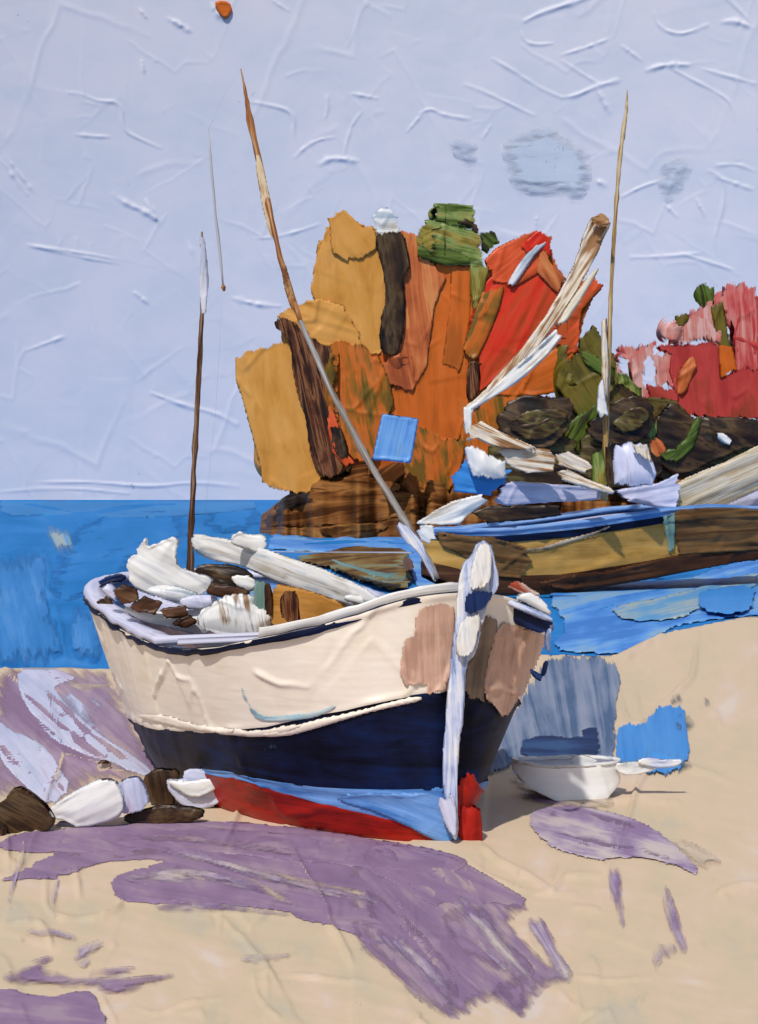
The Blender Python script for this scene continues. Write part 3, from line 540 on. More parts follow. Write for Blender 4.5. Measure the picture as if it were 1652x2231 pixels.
def tree(name, label, slabs, base, d, group='autumn trees on the headland', trunks=(), tilt=None):
    bx, by, bw = base; b = W(bx, by, d); t = thing(name, label, 'tree', b, group)
    for k, s in enumerate(slabs):
        poly, mat, a = s[:3]; dd = s[3] if len(s) > 3 else 0; kw = dict(step=4, ang=a, thick=2.2, lip=2.6, bulge=1.5, back=70, rag=3, groove=1.8, relief=4, grow=5, smooth=0, feather=(15, .7)); kw.update(s[4] if len(s) > 4 else {}); kw['bulge'] = min(kw['bulge'], 3); kw['lip'] = min(kw['lip'], 4)
        o = patch('leaf_mass', poly, flat(d - dd * .18), mat, t, **kw)
        # the crown goes round: the same mass turned a quarter behind the front one
        if kw['back'] > 50:
            c = np.array(poly).mean(0); ctr = W(c[0], c[1], d - dd); wpx = max(p[0] for p in poly) - min(p[0] for p in poly)
            o2 = o.copy(); C.objects.link(o2)
            loc = ctr + Vector((0, wpx * .55 * d / F, 0)) - b
            M = Matrix.Translation(loc) @ Matrix.Rotation(math.radians(80 + 20 * (k % 3)), 4, 'Z') @ Matrix.Diagonal((.62, .62, .82, 1)) @ Matrix.Translation(-ctr)
            o2.parent = t; o2.matrix_parent_inverse = Matrix.Identity(4); o2.matrix_basis = M
    for pl, r0, r1, mat in trunks:
        P = [W(x, y, d + 1.5) for x, y in pl]; n = len(P)
        tube('trunk', P, [r0 + (r1 - r0) * i / (n - 1) for i in range(n)], mat, t, sides=8)
    return t
TK = dict(smooth=1, bulge=3, back=14, thick=6, lip=4, groove=4, step=3.5)
A1 = c3((160,930),(200,890),(400,835),(490,860),(520,1080),(570,1250),(580,1400),(640,1560),(560,1655),(430,1665),(310,1610),(290,1480),(250,1330),(200,1150),(165,1050))
A2 = c3((590,430),(630,290),(690,250),(665,160),(740,112),(830,210),(900,205),(1000,380),(1010,560),(980,890),(900,910),(840,850),(800,740),(700,640),(590,610),(570,540))
A3 = c3((380,690),(460,640),(600,605),(740,645),(805,750),(850,860),(700,860),(560,850),(500,760))
A4 = c3((680,260),(665,170),(740,115),(820,200),(900,210),(930,330),(840,370),(760,390),(690,350))
T1 = c3((368,740),(390,698),(440,700),(490,750),(540,785),(640,850),(665,880),(645,1080),(660,1250),(680,1440),(740,1510),(720,1565),(650,1582),(605,1550),(560,1400),(548,1240),(505,1140),(475,1000),(468,860),(435,810))
tree('amber_tree', 'amber tree at the left tip of the headland with a forked dark trunk', [(c3((170,960),(420,850),(400,690),(590,610),(610,300),(690,160),(900,215),(1050,260),(1060,900),(1000,1480),(700,1560),(440,1650),(310,1590)), AMBER, 85, -1.2), (A1, AMBER, 80, 1.0), (A2, AMBER, 85, .2), (A3, AMBER, 20, 1.6, dict(lip=9)), (A4, AMBER, 60, 1.6, dict(back=30)), (T1, TRUNK, 78, 3.4, TK),
     (c3((1060,480),(1110,470),(1180,640),(1195,960),(1110,1100),(1010,1060),(1040,900),(1070,640)), RUST, 85, 2.2, dict(back=30, groove=4))], (690, 1045, 1), 125.0, trunks=[([(690, 1045), (688, 950), (700, 860), (760, 700), (790, 560)], .5, .15, TRUNK), ([(640, 1075), (620, 960), (560, 830)], .35, .12, TRUNK)])
T2 = c3((915,250),(1000,228),(1060,240),(1095,380),(1092,450),(1060,500),(1075,640),(1045,905),(1000,920),(955,890),(945,760),(985,560),(965,420))
O1 = c3((648,970),(680,850),(710,818),(830,850),(930,930),(985,1060),(1010,1180),(970,1260),(910,1480),(840,1492),(760,1440),(700,1300),(655,1150))
O2 = c3((1055,215),(1130,240),(1200,380),(1300,480),(1230,640),(1190,960),(1120,1100),(1000,1070),(930,970),(1040,900),(1075,640),(1060,500),(1100,430))
O3 = c3((1190,620),(1260,400),(1445,415),(1455,640),(1435,900),(1432,1150),(1405,1240),(1365,1380),(1280,1380),(1140,1300),(1000,1235),(990,1090),(1110,1090),(1180,1000))
tree('orange_tree', 'bright orange tree in the middle of the grove with a dark bare trunk', [(c3((1000,240),(1200,300),(1450,420),(1440,1200),(1380,1610),(1080,1610),(720,1500),(690,870),(950,900)), ORANGE, 85, -1.2), (O3, ORANGE, 88, .5), (O2, RUST, 82, 1.6, dict(groove=3)), (O1, ORLIV, 80, 2.6, dict(bulge=18)), (T2, BLACKB, 82, 3.2, TK),
     (c3((905,150),(955,108),(1010,118),(1050,190),(1042,240),(930,248)), WHITEB, 0, 3.4, dict(back=20, bulge=6)),
     (c3((1340,400),(1440,420),(1425,700),(1400,900),(1370,1000),(1290,960),(1330,640)), ORANGE, 88, 1.0, dict(back=20, bulge=6)),
     (c3((1078,1500),(1140,1285),(1280,1360),(1405,1375),(1375,1540),(1320,1645),(1200,1650),(1085,1590)), ORLIV, 80, 1.8, dict(back=30)), (c3((690,1290),(730,1330),(770,1460),(740,1490),(690,1440),(665,1300)), BLACKB, 75, 3.0, TK),
     (c3((660,1180),(690,1240),(750,1440),(800,1500),(760,1520),(690,1440),(665,1300)), REDO, 68, 3.4, dict(back=14, bulge=4, step=3.5))], (900, 1060, 1), 124.8, trunks=[([(930, 1065), (925, 900), (920, 700), (900, 560)], .5, .15, TRUNK)])
tree('green_topped_tree', 'tree with a green and olive crown above the orange tree', [(c3((1238,83),(1330,92),(1452,98),(1462,185),(1440,205),(1240,175)), GREEN, 6, 1.4, dict(back=60, lip=8)),
     (c3((1140,240),(1195,175),(1300,195),(1400,225),(1475,240),(1525,430),(1502,560),(1462,665),(1440,520),(1432,415),(1290,405),(1190,370),(1145,340)), GREEN, 15, 2.0, dict(lip=8)),
     (c3((1140,330),(1200,290),(1380,350),(1440,400),(1290,405),(1150,360)), GREEND, 10, 3.0, dict(back=20, bulge=6)), (c3((1490,230),(1560,240),(1590,290),(1530,340),(1500,320)), GREEND, 40, 1.0, dict(back=40, bulge=10)),
     (c3((1370,180),(1440,200),(1475,250),(1470,205),(1400,165)), BLACKB, 20, 2.4, dict(back=20, bulge=4)), (c3((1440,420),(1525,430),(1505,560),(1462,665),(1445,560)), GREEN, 85, 2.6, dict(back=30, bulge=6))], (985, 1055, 1), 124.7, trunks=[([(985, 1060), (985, 900), (990, 700), (985, 560)], .45, .15, TRUNK)])
R1 = c4((62,855),(100,720),(165,530),(210,480),(300,470),(430,435),(520,500),(590,500),(640,540),(700,640),(560,720),(440,830),(300,960),(180,1070),(105,1125),(150,960))
tree('scarlet_tree', 'scarlet tree with a pointed crown behind the white furled sail', [(c4((60,870),(170,520),(210,400),(450,240),(530,330),(600,490),(780,500),(690,740),(660,900),(570,1080),(440,1110),(100,1130)), ORANGE, -60, -1.0), ([(985, 850), (1110, 850), (1240, 870), (1260, 960), (1220, 1070), (1080, 1075), (985, 1065)], ORLIV, 80, -1.4), (R1, REDL, -62, 1.0), (c4((175,395),(240,330),(345,275),(455,228),(535,258),(525,350),(470,440),(330,525),(200,500)), REDO, -40, 1.8, dict(back=50)),
     (c4((370,310),(455,232),(530,255),(520,360),(480,330),(420,360)), REDL, -50, 2.6, dict(back=20, bulge=6)), (c4((300,520),(370,400),(450,310),(500,290),(430,360),(350,480),(315,525)), WHITEB, -55, 3.0, dict(back=12, bulge=4, step=3)),
     (c4((455,440),(470,330),(500,300),(520,400),(600,490),(570,560),(540,530)), RUST, 60, 2.4, dict(back=16, bulge=4, step=3.5)),
     (c4((540,720),(640,560),(760,478),(808,520),(700,640),(690,740),(665,880),(600,905),(540,790)), REDO, -50, 1.4), (c4((350,1118),(440,960),(560,870),(690,860),(600,960),(575,1085),(440,1115)), ORANGE, -30, .8),
     (c4((60,870),(110,720),(165,560),(270,520),(240,640),(170,820),(110,930)), ORLIV, -68, 2.0, dict(back=20, bulge=8)), (c4((80,940),(130,940),(140,1060),(110,1150),(80,1140)), TRUNK, 85, 1.8, TK)], (1150, 1040, 1), 124.5, trunks=[([(1120, 1045), (1125, 900), (1130, 760), (1150, 600)], .5, .15, TRUNK)])
tree('olive_tree', 'small olive green tree in front of the thin golden mast', [(c4((560,1060),(690,880),(750,760),(860,900),(900,1060),(1000,1130),(1200,1150),(1300,1250),(560,1300)), UMOL, 30, -1.0), (c4((690,810),(755,738),(790,800),(860,900),(892,1050),(840,1140),(760,1228),(690,1232),(620,1140),(560,1065),(590,960),(675,880)), OLIVE, 60, 1.5), (c4((690,880),(780,920),(870,980),(880,1060),(800,1000),(720,940)), GREEND, 40, 2.6, dict(back=16, bulge=5)),
     (c5((760,210),(800,120),(830,90),(930,30),(905,130),(870,240),(810,275)), GREEND, -60, 2.4, dict(back=20, bulge=6))], (1275, 1030, 1), 123.4, trunks=[([(1275, 1035), (1275, 900), (1285, 780)], .3, .1, TRUNK)])
tree('crimson_tree', 'broad crimson tree at the right edge of the headland', [(c4((1080,845),(1440,825),(1455,1010),(1540,975),(1652,980),(1800,990),(1800,1250),(1250,1240),(1215,1120),(1180,1000),(1185,900)), CRIM, 85, 1.0), (c4((1205,690),(1290,668),(1375,680),(1455,760),(1445,835),(1185,835),(1180,750)), CRIML, 85, 1.8, dict(rag=6, feather=(26, 6))),
     (c4((1270,640),(1320,560),(1420,600),(1470,700),(1450,860),(1270,860)), CRIML, 86, .8, dict(rag=6, feather=(70, 22), back=20)), (c4((1060,880),(1200,840),(1230,1100),(1100,1110)), CRIML, 86, .4, dict(rag=6, feather=(60, 16), back=20)), (c4((1445,830),(1500,860),(1530,980),(1455,1020)), ORANGE, 85, 1.8, dict(back=20, bulge=6)), (c4((1310,565),(1340,508),(1412,530),(1402,620),(1370,645),(1318,610)), GREEND, 80, 1.0, dict(back=30, bulge=8, rag=6)), (c4((1205,690),(1250,675),(1270,700),(1235,755)), OLIVE, 80, 2.4, dict(back=20, bulge=5)),
     (c4((1215,1120),(1230,990),(1300,900),(1310,960),(1250,1100)), RUST, -70, 2.2, dict(back=14, bulge=4)), (c4((1400,640),(1450,600),(1480,800),(1500,870),(1450,860)), OLIVE, 80, 1.4, dict(back=16, bulge=4))], (1560, 1020, 1), 138, trunks=[([(1560, 1030), (1560, 900), (1570, 780)], .5, .15, TRUNK)])
tree('pink_tree', 'tall ragged pink red tree cut by the right edge', [(c4((1475,500),(1540,498),(1625,535),(1645,680),(1645,990),(1530,995),(1520,800),(1465,650)), CRIML, 86, .6, dict(rag=7, feather=(26, 6))), (c4((1570,560),(1700,600),(1760,800),(1700,1000),(1560,980),(1520,800)), CRIM, 86, 0)], (1625, 1000, 1), 142, trunks=[([(1625, 1030), (1625, 900), (1625, 700)], .4, .12, TRUNK)])
tree('rose_tree', 'low thin pinkish tree with gaps beside the olive tree', [(c4((865,850),(1000,835),(1090,830),(1085,895),(1030,955),(1030,1040),(1090,1060),(1205,1100),(1205,1145),(1080,1190),(1000,1140),(880,1120),(895,1060),(970,1000),(960,930)), CRIML, 80, .6, dict(rag=7, feather=(26, 6))), (c4((880,1000),(940,1010),(1010,1080),(1010,1150),(900,1140)), GREEN, 80, 1.4, dict(back=16, bulge=5, rag=5)),
     (c4((1050,1060),(1200,1090),(1215,1150),(1100,1180)), CRIM, 70, 1.4, dict(back=20, bulge=6))], (1390, 1020, 1), 133, trunks=[([(1380, 1025), (1385, 900), (1370, 790)], .3, .1, TRUNK)])
def bush(label, poly, extra, d):
    c = np.array(poly).mean(0); t = thing('dark_bush', label, 'bush', W(c[0], max(p[1] for p in poly), d), 'dark bushes along the headland')
    patch('leaf_mass', poly, flat(d), BLACKB, t, step=4.5, ang=18, thick=7, lip=5, bulge=8, back=70, rag=4, groove=3, relief=5, grow=6, smooth=1)
    for e, m, a, *lo in extra: patch('leaf_mass', e, flat(d + .6 if lo else d - .4), m, t, step=4, ang=a, thick=4, lip=4, bulge=3, back=60 if lo else 12, groove=4)
BASE = [[(1060, 940), (1250, 930), (1270, 1060), (1060, 1060)], [(1260, 930), (1440, 930), (1450, 1060), (1260, 1060)], [(1420, 930), (1760, 940), (1760, 1070), (1420, 1070)]]
bush('dark umber bush left of the olive tree behind the white boom', c5((440,120),(520,18),(600,-5),(700,12),(810,15),(805,110),(740,200),(640,240),(560,220)), [(c5((480,130),(600,60),(780,60),(780,130),(640,220)), UMOL, 15), (BASE[0], UMOL, 5, 1)], 119)
bush('dark umber bush right behind the golden mast', c5((865,140),(930,70),(1000,20),(1100,-5),(1185,55),(1165,170),(1060,215),(920,210)), [(c5((980,100),(1100,40),(1170,80),(1120,150),(1000,170)), UMOL, 10), (BASE[1], UMOL, 5, 1)], 119)
bush('dark umber bush with curved green strokes at the right edge', c5((1185,100),(1270,18),(1330,110),(1420,95),(1652,110),(1800,110),(1800,200),(1652,215),(1500,270),(1290,360),(1195,300),(1180,180)), [(c5((1200,250),(1300,230),(1370,90),(1390,90),(1370,210),(1290,300),(1210,300)), GREEND, -40), (c5((1140,130),(1185,80),(1190,180),(1150,200)), GREEN, 80), (c5((1440,170),(1480,160),(1545,215),(1510,225)), WHITEB, 35), (c5((1145,180),(1200,190),(1240,260),(1170,290)), RUST, 60), (BASE[2], UMOL, 5, 1)], 120)

# blue shed
sh = thing('blue_shed', 'small bright blue shed leaning before the orange tree', 'shed', W(860, 1008, 117))
BSH = bumpdist(paint('shed blue paint', [(86, 136, 196), (104, 156, 214), (118, 164, 214), (120, 150, 160)], along=.3, across=5, rough=.42, spec=.3, bump=.3), .1)
def shed():
    f1 = c3((960,1235),(1142,1265),(1102,1490),(908,1472)); d1, d2 = 117.0, 119.6; V = [W(x, y, d1) for x, y in f1] + [W(x, y, d2) + Vector((.12, 0, 0)) for x, y in f1]
    fc = [(0, 3, 2, 1), (4, 5, 6, 7), (0, 1, 5, 4), (1, 2, 6, 5), (2, 3, 7, 6), (3, 0, 4, 7)]; return mesh_np('wall', V, fc, np.array([(v[2] * .4, v[0]) for v in V]), False)
link('wall', shed(), BSH, sh)
patch('cladding', c3((958,1233),(1145,1263),(1105,1492),(906,1474)), flat(116.98), BSH, sh, step=3.5, ang=102, thick=3, lip=4, smooth=0, rag=1.5, back=0, feather=None)
patch('roof', c3((956,1226),(1146,1256),(1145,1266),(955,1238)), flat(116.95), bumpdist(paint('shed roof paint', [(120, 150, 196), (140, 168, 210)], rough=.4), .05), sh, step=3, ang=9, thick=1, lip=1, rag=1, smooth=0, grow=0, back=70)

# brown and green patch on the water between the boats
mb = patch('brown_patch', c7((140,215),(330,188),(470,150),(640,160),(780,165),(800,230),(825,370),(640,385),(440,300),(320,255)), sea_layer(.1), BROWNG, None, step=4, ang=-4, thick=8, lip=6, groove=4, bulge=10)  # raised brown and green paint strokes lying on the sea
tag(mb, 'low brown and green patch on the blue water behind the boom', kind='structure')
for poly, mt, a in [(c7((330,260),(500,330),(640,370),(760,375),(640,395),(460,330)), bumpdist(paint('teal water paint', [(92, 130, 136), (110, 150, 156), (90, 124, 120)], across=4, rough=.5, spec=.06), .05), 12), (c7((760,250),(800,270),(815,350),(770,360)), BROWN, 80)]:
    patch('patch_stroke', poly, sea_layer(.5), mt, mb, step=3.5, ang=a, thick=4)

# ------------------------------------------------------------------ hulls
def hull_fn(bow, heading, L, B, n, m, sheer, kmid=.74, kend=.36, kstern=.5, kright=1.0):
    th = math.radians(heading); ax = np.array([-math.sin(th), math.cos(th)]); pr = np.array([math.cos(th), math.sin(th)])
    st_, sz_ = zip(*sheer)
    def zr(t): return np.interp(t, st_, sz_)
    def P(t, side, z, inset=0.0):
        b = B * max(0.0, 1 - abs(2 * t - 1) ** n) ** m
        k = kmid - (kmid - kend) * abs(2 * t - 1) ** 3 if t < .5 else kmid - (kmid - kstern) * (2 * t - 1) ** 1.4; q = min(1.15, max(0.0, z / zr(t)))
        if side > 0 and t < .5: k = k * kright
        b = max(0, b * (k + (1 - k) * q ** .6) - inset); c = np.array(bow) + ax * (L * t); p = c + side * pr * b
        return np.array([p[0], p[1], z])
    P.zr = zr; P.ax = ax; P.pr = pr; return P
def path_ts(n):
    ts = (1 - np.cos(np.linspace(0, math.pi, n))) / 2
    return [(t, -1) for t in ts[::-1]] + [(t, 1) for t in ts[1:]]            # port stern -> bow -> starboard stern
def band(name, P, z0, z1, mat, parent, n=110, nz=26, off=0.0, amp=.02, kscale=1.0, lines=None, sfac=1.0, ts=None):
    pts = ts or path_ts(n); V = []; UV = []; s = 0; last = None; A = np.zeros((len(pts), nz)); S = []
    base = np.zeros((len(pts), nz, 3))
    for i, (t, sd) in enumerate(pts):
        a, b = z0(t), z1(t)
        for j in range(nz): base[i, j] = P(t, sd, a + (b - a) * j / (nz - 1), 0)
        if last is not None: s += np.linalg.norm(base[i, nz // 2] - last)
        last = base[i, nz // 2].copy(); S.append(s)
    S = np.array(S); du = np.gradient(base, axis=0); dv = np.gradient(base, axis=1); nr = np.cross(du, dv); nr /= np.linalg.norm(nr, axis=2, keepdims=True) + 1e-9
    ctr = base.mean((0, 1)); flip = np.sign(((base - ctr) * nr).sum(2).mean()); nr *= flip
    uu = S[:, None] * np.ones((1, nz)) * 250 * sfac; vv = base[:, :, 2] * 250 * sfac
    h = amp * (knife(uu, vv, .55 * kscale) - .4) + amp * .12 * (fnoise(uu * .01, vv * .12, 3) - .5)
    edge = np.minimum(np.arange(nz), np.arange(nz)[::-1]) / 3.0; lipn = amp * .9 * np.exp(-(edge[None, :] - .5) ** 2) * vnoise(uu * .02, vv * .01)
    Pn = base + nr * (h + lipn + off)[:, :, None]
    ii = np.arange(len(pts) * nz).reshape(len(pts), nz); fs = np.stack([ii[:-1, :-1], ii[1:, :-1], ii[1:, 1:], ii[:-1, 1:]], -1).reshape(-1, 4)
    if flip > 0: pass
    me = mesh_np(name, Pn.reshape(-1, 3), fs, np.stack([uu, vv], -1).reshape(-1, 2) / 100)
    return link(name, me, mat, parent)
def railcap(name, P, mat, parent, w_out=.05, w_in=.16, h=.07, n=90, t0=0, t1=1, side=0, dz=0.0, amp=.02):
    pts = [p for p in path_ts(n) if t0 <= p[0] <= t1 and (side == 0 or p[1] == side)]; prof = [(-w_out, -h * .6), (-w_out, h * .5), (0, h), (w_in * .6, h * .9), (w_in, h * .3), (w_in, -h * .6)]
    V = []; UV = []
    for i, (t, sd) in enumerate(pts):
        z = float(P.zr(t)) + dz
        for k, (ins, dh) in enumerate(prof):
            q = P(t, sd, float(P.zr(t)), ins); wb = amp * (vnoise(i * .7 + 9 * k, k * 3.3) - .5)
            V.append((q[0] + wb, q[1] + wb * .5, z + dh + wb)); UV.append((i * .12, k * .25))
    m = len(prof); Fc = []
    for i in range(len(pts) - 1):
        for k in range(m): Fc.append((i * m + k, (i + 1) * m + k, (i + 1) * m + (k + 1) % m, i * m + (k + 1) % m))
    return link(name, mesh_np(name, V, Fc, np.array(UV)), mat, parent)
def deck(name, P, dz, mat, parent, n=40, nw=13, inset=.12):
    ts = [(1 - math.cos(math.pi * i / (n - 1))) / 2 for i in range(n)]; V = []; UV = []
    for t in ts:
        z = float(P.zr(t)) - dz; a = P(t, -1, z, inset); b = P(t, 1, z, inset)
        for k in range(nw): q = a + (b - a) * k / (nw - 1); V.append(q); UV.append((t * 8, k * .3))
    ii = np.arange(n * nw).reshape(n, nw); fs = np.stack([ii[:-1, :-1], ii[1:, :-1], ii[1:, 1:], ii[:-1, 1:]], -1).reshape(-1, 4)
    return link(name, mesh_np(name, np.array(V), fs, np.array(UV)), mat, parent)
def inner(name, P, dz, mat, parent, n=70):
    pts = path_ts(n); V = []; UV = []
    for i, (t, sd) in enumerate(pts):
        for k in range(3):
            z = float(P.zr(t)) - dz * k / 2; q = P(t, sd, z, .10); V.append(q); UV.append((i * .1, k * .4))
    ii = np.arange(len(pts) * 3).reshape(-1, 3); fs = np.stack([ii[:-1, :-1], ii[1:, :-1], ii[1:, 1:], ii[:-1, 1:]], -1).reshape(-1, 4)
    return link(name, mesh_np(name, np.array(V), fs, np.array(UV)), mat, parent)
def bvh_of(objs):
    V = []; Fc = []
    for o in objs:
        off = len(V); mw = o.matrix_parent_inverse.inverted() if False else None
        V += [v.co.copy() for v in o.data.vertices]; Fc += [[i + off for i in p.vertices] for p in o.data.polygons]
    return BVHTree.FromPolygons(V, Fc)

# ------------------------------------------------------------------ the big boat drawn up on the sand
P1 = hull_fn((.68, 13.72), 26.5, 6.9, 1.72, 4, .47, [(0, 2.10), (.03, 1.93), (.06, 1.83), (.1, 1.75), (.2, 1.60), (.3, 1.52), (.4, 1.50), (.5, 1.54), (.6, 1.61), (.7, 1.72), (.8, 1.80), (.9, 1.88), (1, 1.95)], kstern=.12, kright=.1)
boat = thing('fishing_boat', 'cream fishing boat with navy band and red bottom drawn up on the sand', 'boat', (-1, 16.5, 0))
zb = lambda t: np.interp(t, [0, .05, .15, .3, .5, .75, 1], [1.27, 1.12, .92, .75, .61, .50, .46])
zn = lambda t: np.interp(t, [0, .1, .26, .34, .44, 1], [.45, .42, .42, .36, .0, -.02])  # aft of midships navy runs to the ground, painting in the underside's shade
zl = lambda t: np.interp(t, [0, .01, .03, .06, .1, .22, .34, .44, 1], [.0, .08, .17, .23, .28, .38, .33, -.01, -.03])
zt = lambda t: float(P1.zr(t))
tops = band('topsides', P1, lambda t: float(zb(t)), zt, CREAM, boat, n=260, nz=70, amp=.03, off=.008)
navy = band('navy_band', P1, lambda t: float(zn(t)), lambda t: float(zb(t)) + .01, NAVY, boat, n=160, nz=30, amp=.02)
bst = band('boot_stripe', P1, lambda t: float(zl(t)), lambda t: float(zn(t)) + .01, BLUEB, boat, n=140, nz=14, amp=.018, off=.004)
redb = band('red_bottom', P1, lambda t: -.04, lambda t: float(zl(t)) + .01, RED, boat, n=140, nz=16, amp=.022, off=.002)
railcap('rail', P1, NAVY, boat, w_out=.03, w_in=.10, h=.04, dz=-.035, amp=.03)
railcap('rail_cap', P1, LAV, boat, w_out=.03, w_in=.2, h=.05, t0=.40, t1=1, dz=.035)
railcap('rail_cap', P1, WHITE, boat, w_out=.0, w_in=.2, h=.045, t0=0.0, t1=.14, side=-1, dz=.04)
deck('deck', P1, .42, BROWN, boat)
inner('inner_planking', P1, .45, BLUED, boat)
HB = bvh_of([tops, navy, bst, redb])
def on(name, poly, mat, ang, **k):
    kw = dict(step=4, ang=ang, thick=2.5, lip=2.5, rag=2.2, groove=1.5, relief=1.0); kw.update(k)
    fr = onto(HB, .006); fr.thin = True
    return patch(name, poly, fr, mat, boat, **kw)
on('pink_paint', c7((830,500),(900,440),(1030,440),(1035,560),(1010,915),(880,960),(890,890),(740,905),(760,640),(830,610)), PINK, 88)
on('pink_paint', c7((1270,545),(1400,565),(1540,625),(1530,760),(1450,950),(1370,970),(1300,1085),(1250,1020),(1190,950),(1215,800)), PINK, 100, lip=4)
on('taupe_paint', c7((1180,500),(1260,520),(1270,560),(1200,830),(1190,950),(1200,1000),(1100,960),(1090,800),(1150,740)), TAUPE, 95)
on('cream_lip', c7((0,1150),(120,1140),(280,1090),(480,1050),(700,985),(860,955),(860,975),(640,1020),(420,1080),(200,1150),(60,1175),(0,1170)), CREAM, -12, thick=4, lip=2)
on('cream_lip', c8((720,395),(900,400),(1050,450),(1200,475),(1420,490),(1652,440),(1652,465),(1450,515),(1200,495),(1000,465),(850,425)), CREAM, 6, thick=3, lip=2)
BLG = bumpdist(paint('blue grey line paint', [(120, 160, 180), (150, 180, 192), (180, 192, 196)], rough=.4), .01)
on('blue_scratch', c8((1310,245),(1335,250),(1380,350),(1420,405),(1500,415),(1600,395),(1652,395),(1640,412),(1500,430),(1405,420),(1360,350)), BLG, 20, step=2.5, thick=1.5, lip=1, rag=1)
on('blue_scratch', c7((0,1075),(150,1060),(280,1050),(400,1000),(380,1020),(290,1065),(140,1085),(0,1090)), BLG, -10, step=2.5, thick=1.5, lip=1, rag=1)
on('red_stroke', c7((1050,1420),(1130,1360),(1160,1440),(1220,1480),(1180,1560),(1060,1640),(1045,1500)), RED, 70)
on('blue_stroke', c7((650,1480),(850,1500),(960,1440),(1010,1560),(1045,1740),(980,1760),(820,1680),(640,1590),(400,1520),(420,1490)), BLUEB, 20, lip=4)
# stem post
def stempost(poly, d0, mat, name, back=22, **k):
    kw = dict(step=3.2, ang=88, thick=5, lip=5, bulge=6, back=back, rag=2, groove=3, relief=1.5); kw.update(k)
    return patch(name, poly, flat(d0), mat, k_par.get(name, boat), **kw)
k_par = {}
k_par['stem_band'] = k_par['stem_head'] = k_par['stem_plate'] = k_par['forefoot'] = stempost(c7((1180,98),(1232,110),(1248,180),(1282,330),(1255,400),(1200,500),(1150,745),(1100,765),(1085,1080),(1058,1200),(1050,1480),(1055,1750),(1030,1740),(980,1450),(978,1320),(1000,1010),(1028,700),(1050,560),(1060,320),(1105,200)), 13.58, STEM, 'stem_post')
stempost(c7((1120,380),(1240,370),(1245,410),(1190,500),(1100,520),(1100,420)), 13.5, NAVYS, 'stem_band', back=4, bulge=2, ang=85)
stempost(c7((1170,130),(1220,110),(1240,200),(1230,330),(1190,370),(1120,390),(1130,280)), 13.5, WHITEB, 'stem_head', back=4, bulge=3)
stempost(c7((1085,520),(1180,490),(1165,620),(1130,740),(1060,750),(1050,650)), 13.5, WHITEB, 'stem_plate', back=4, bulge=3)
stempost(c7((1000,1500),(1030,1480),(1050,1600),(1050,1745),(1000,1680),(940,1500)), 13.52, LAV, 'forefoot', back=4, bulge=2, ang=70)
stempost(c7((1070,1560),(1110,1540),(1175,1560),(1180,1640),(1190,1780),(1130,1800),(1060,1740),(1055,1640)), 13.72, RED, 'red_forefoot', back=40, bulge=8, ang=85)
stempost(c7((1090,1790),(1130,1780),(1140,1840),(1110,1840)), 13.66, NAVYS, 'keel_tip', back=20, bulge=2)
# starboard rail with its cap, seen right of the stem
def rail_item(name, poly, d, mat, ang, back=18, par=None, **k):
    kw = dict(step=3.5, ang=ang, thick=5, lip=4, bulge=5, back=back, rag=1.8, groove=2, relief=1.2); kw.update(k)
    return patch(name, poly, d if callable(d) else flat(d), mat, par or boat, **kw)
sr_o = rail_item('starboard_rail', c7((1228,450),(1262,410),(1400,438),(1585,540),(1550,625),(1380,560),(1250,492)), 14.1, NAVYS, 25, back=30)
rail_item('rail_edge', c7((1240,420),(1290,408),(1440,470),(1580,530),(1575,552),(1420,490),(1300,440)), 14.03, STEM, 25, back=8, step=2.8, par=sr_o)
rail_item('rail_stroke', c7((1535,600),(1580,540),(1585,560),(1555,640),(1560,720),(1540,700)), 14.1, STEM, 85, back=10, step=2.8, par=sr_o)
ch = thing('white_fender', 'small white rounded fender resting on the right hand rail by the bow', 'fender', W(1150, 1325, 14.3))
rail_item('skin', c7((1365,420),(1390,390),(1460,392),(1530,440),(1575,505),(1540,515),(1440,460)), 14.25, WHITE, 25, back=26, par=ch, bulge=12)
rc = thing('red_cloth', 'scrap of red brown cloth on the right hand rail behind the stem', 'cloth', W(1130, 1295, 14.4))
rail_item('fold', c7((1325,350),(1350,325),(1400,335),(1470,380),(1520,408),(1440,400),(1370,385)), 14.4, bumpdist(paint('red cloth paint', [(206, 190, 176), (160, 66, 40), (140, 44, 24)], across=5, rough=.4), .02), 25, back=12, par=rc)
# anchor
an = thing('anchor', 'little dark blue anchor hanging on the right side of the hull', 'anchor', W(1180, 1475, 13.95))
rail_item('shank', c7((1535,755),(1550,760),(1530,850),(1515,845)), 13.95, NAVYS, 100, back=6, par=an, step=2.2, rag=.6)
rail_item('fluke', c7((1445,805),(1480,825),(1525,845),(1515,872),(1490,860),(1460,835)), 13.95, NAVYS, 30, back=6, par=an, step=2.2, rag=.8)
# foredeck wedge along the near rail
rail_item('foredeck_coaming', c7((545,492),(700,420),(870,378),(890,420),(720,505),(580,530)), flat(14.0, ax=-.0012, xc=860), WHITE, -20, back=14)
rail_item('foredeck', c7((880,400),(1000,330),(1050,320),(1050,380),(940,410)), 14.3, BLACKB, -25, back=20)
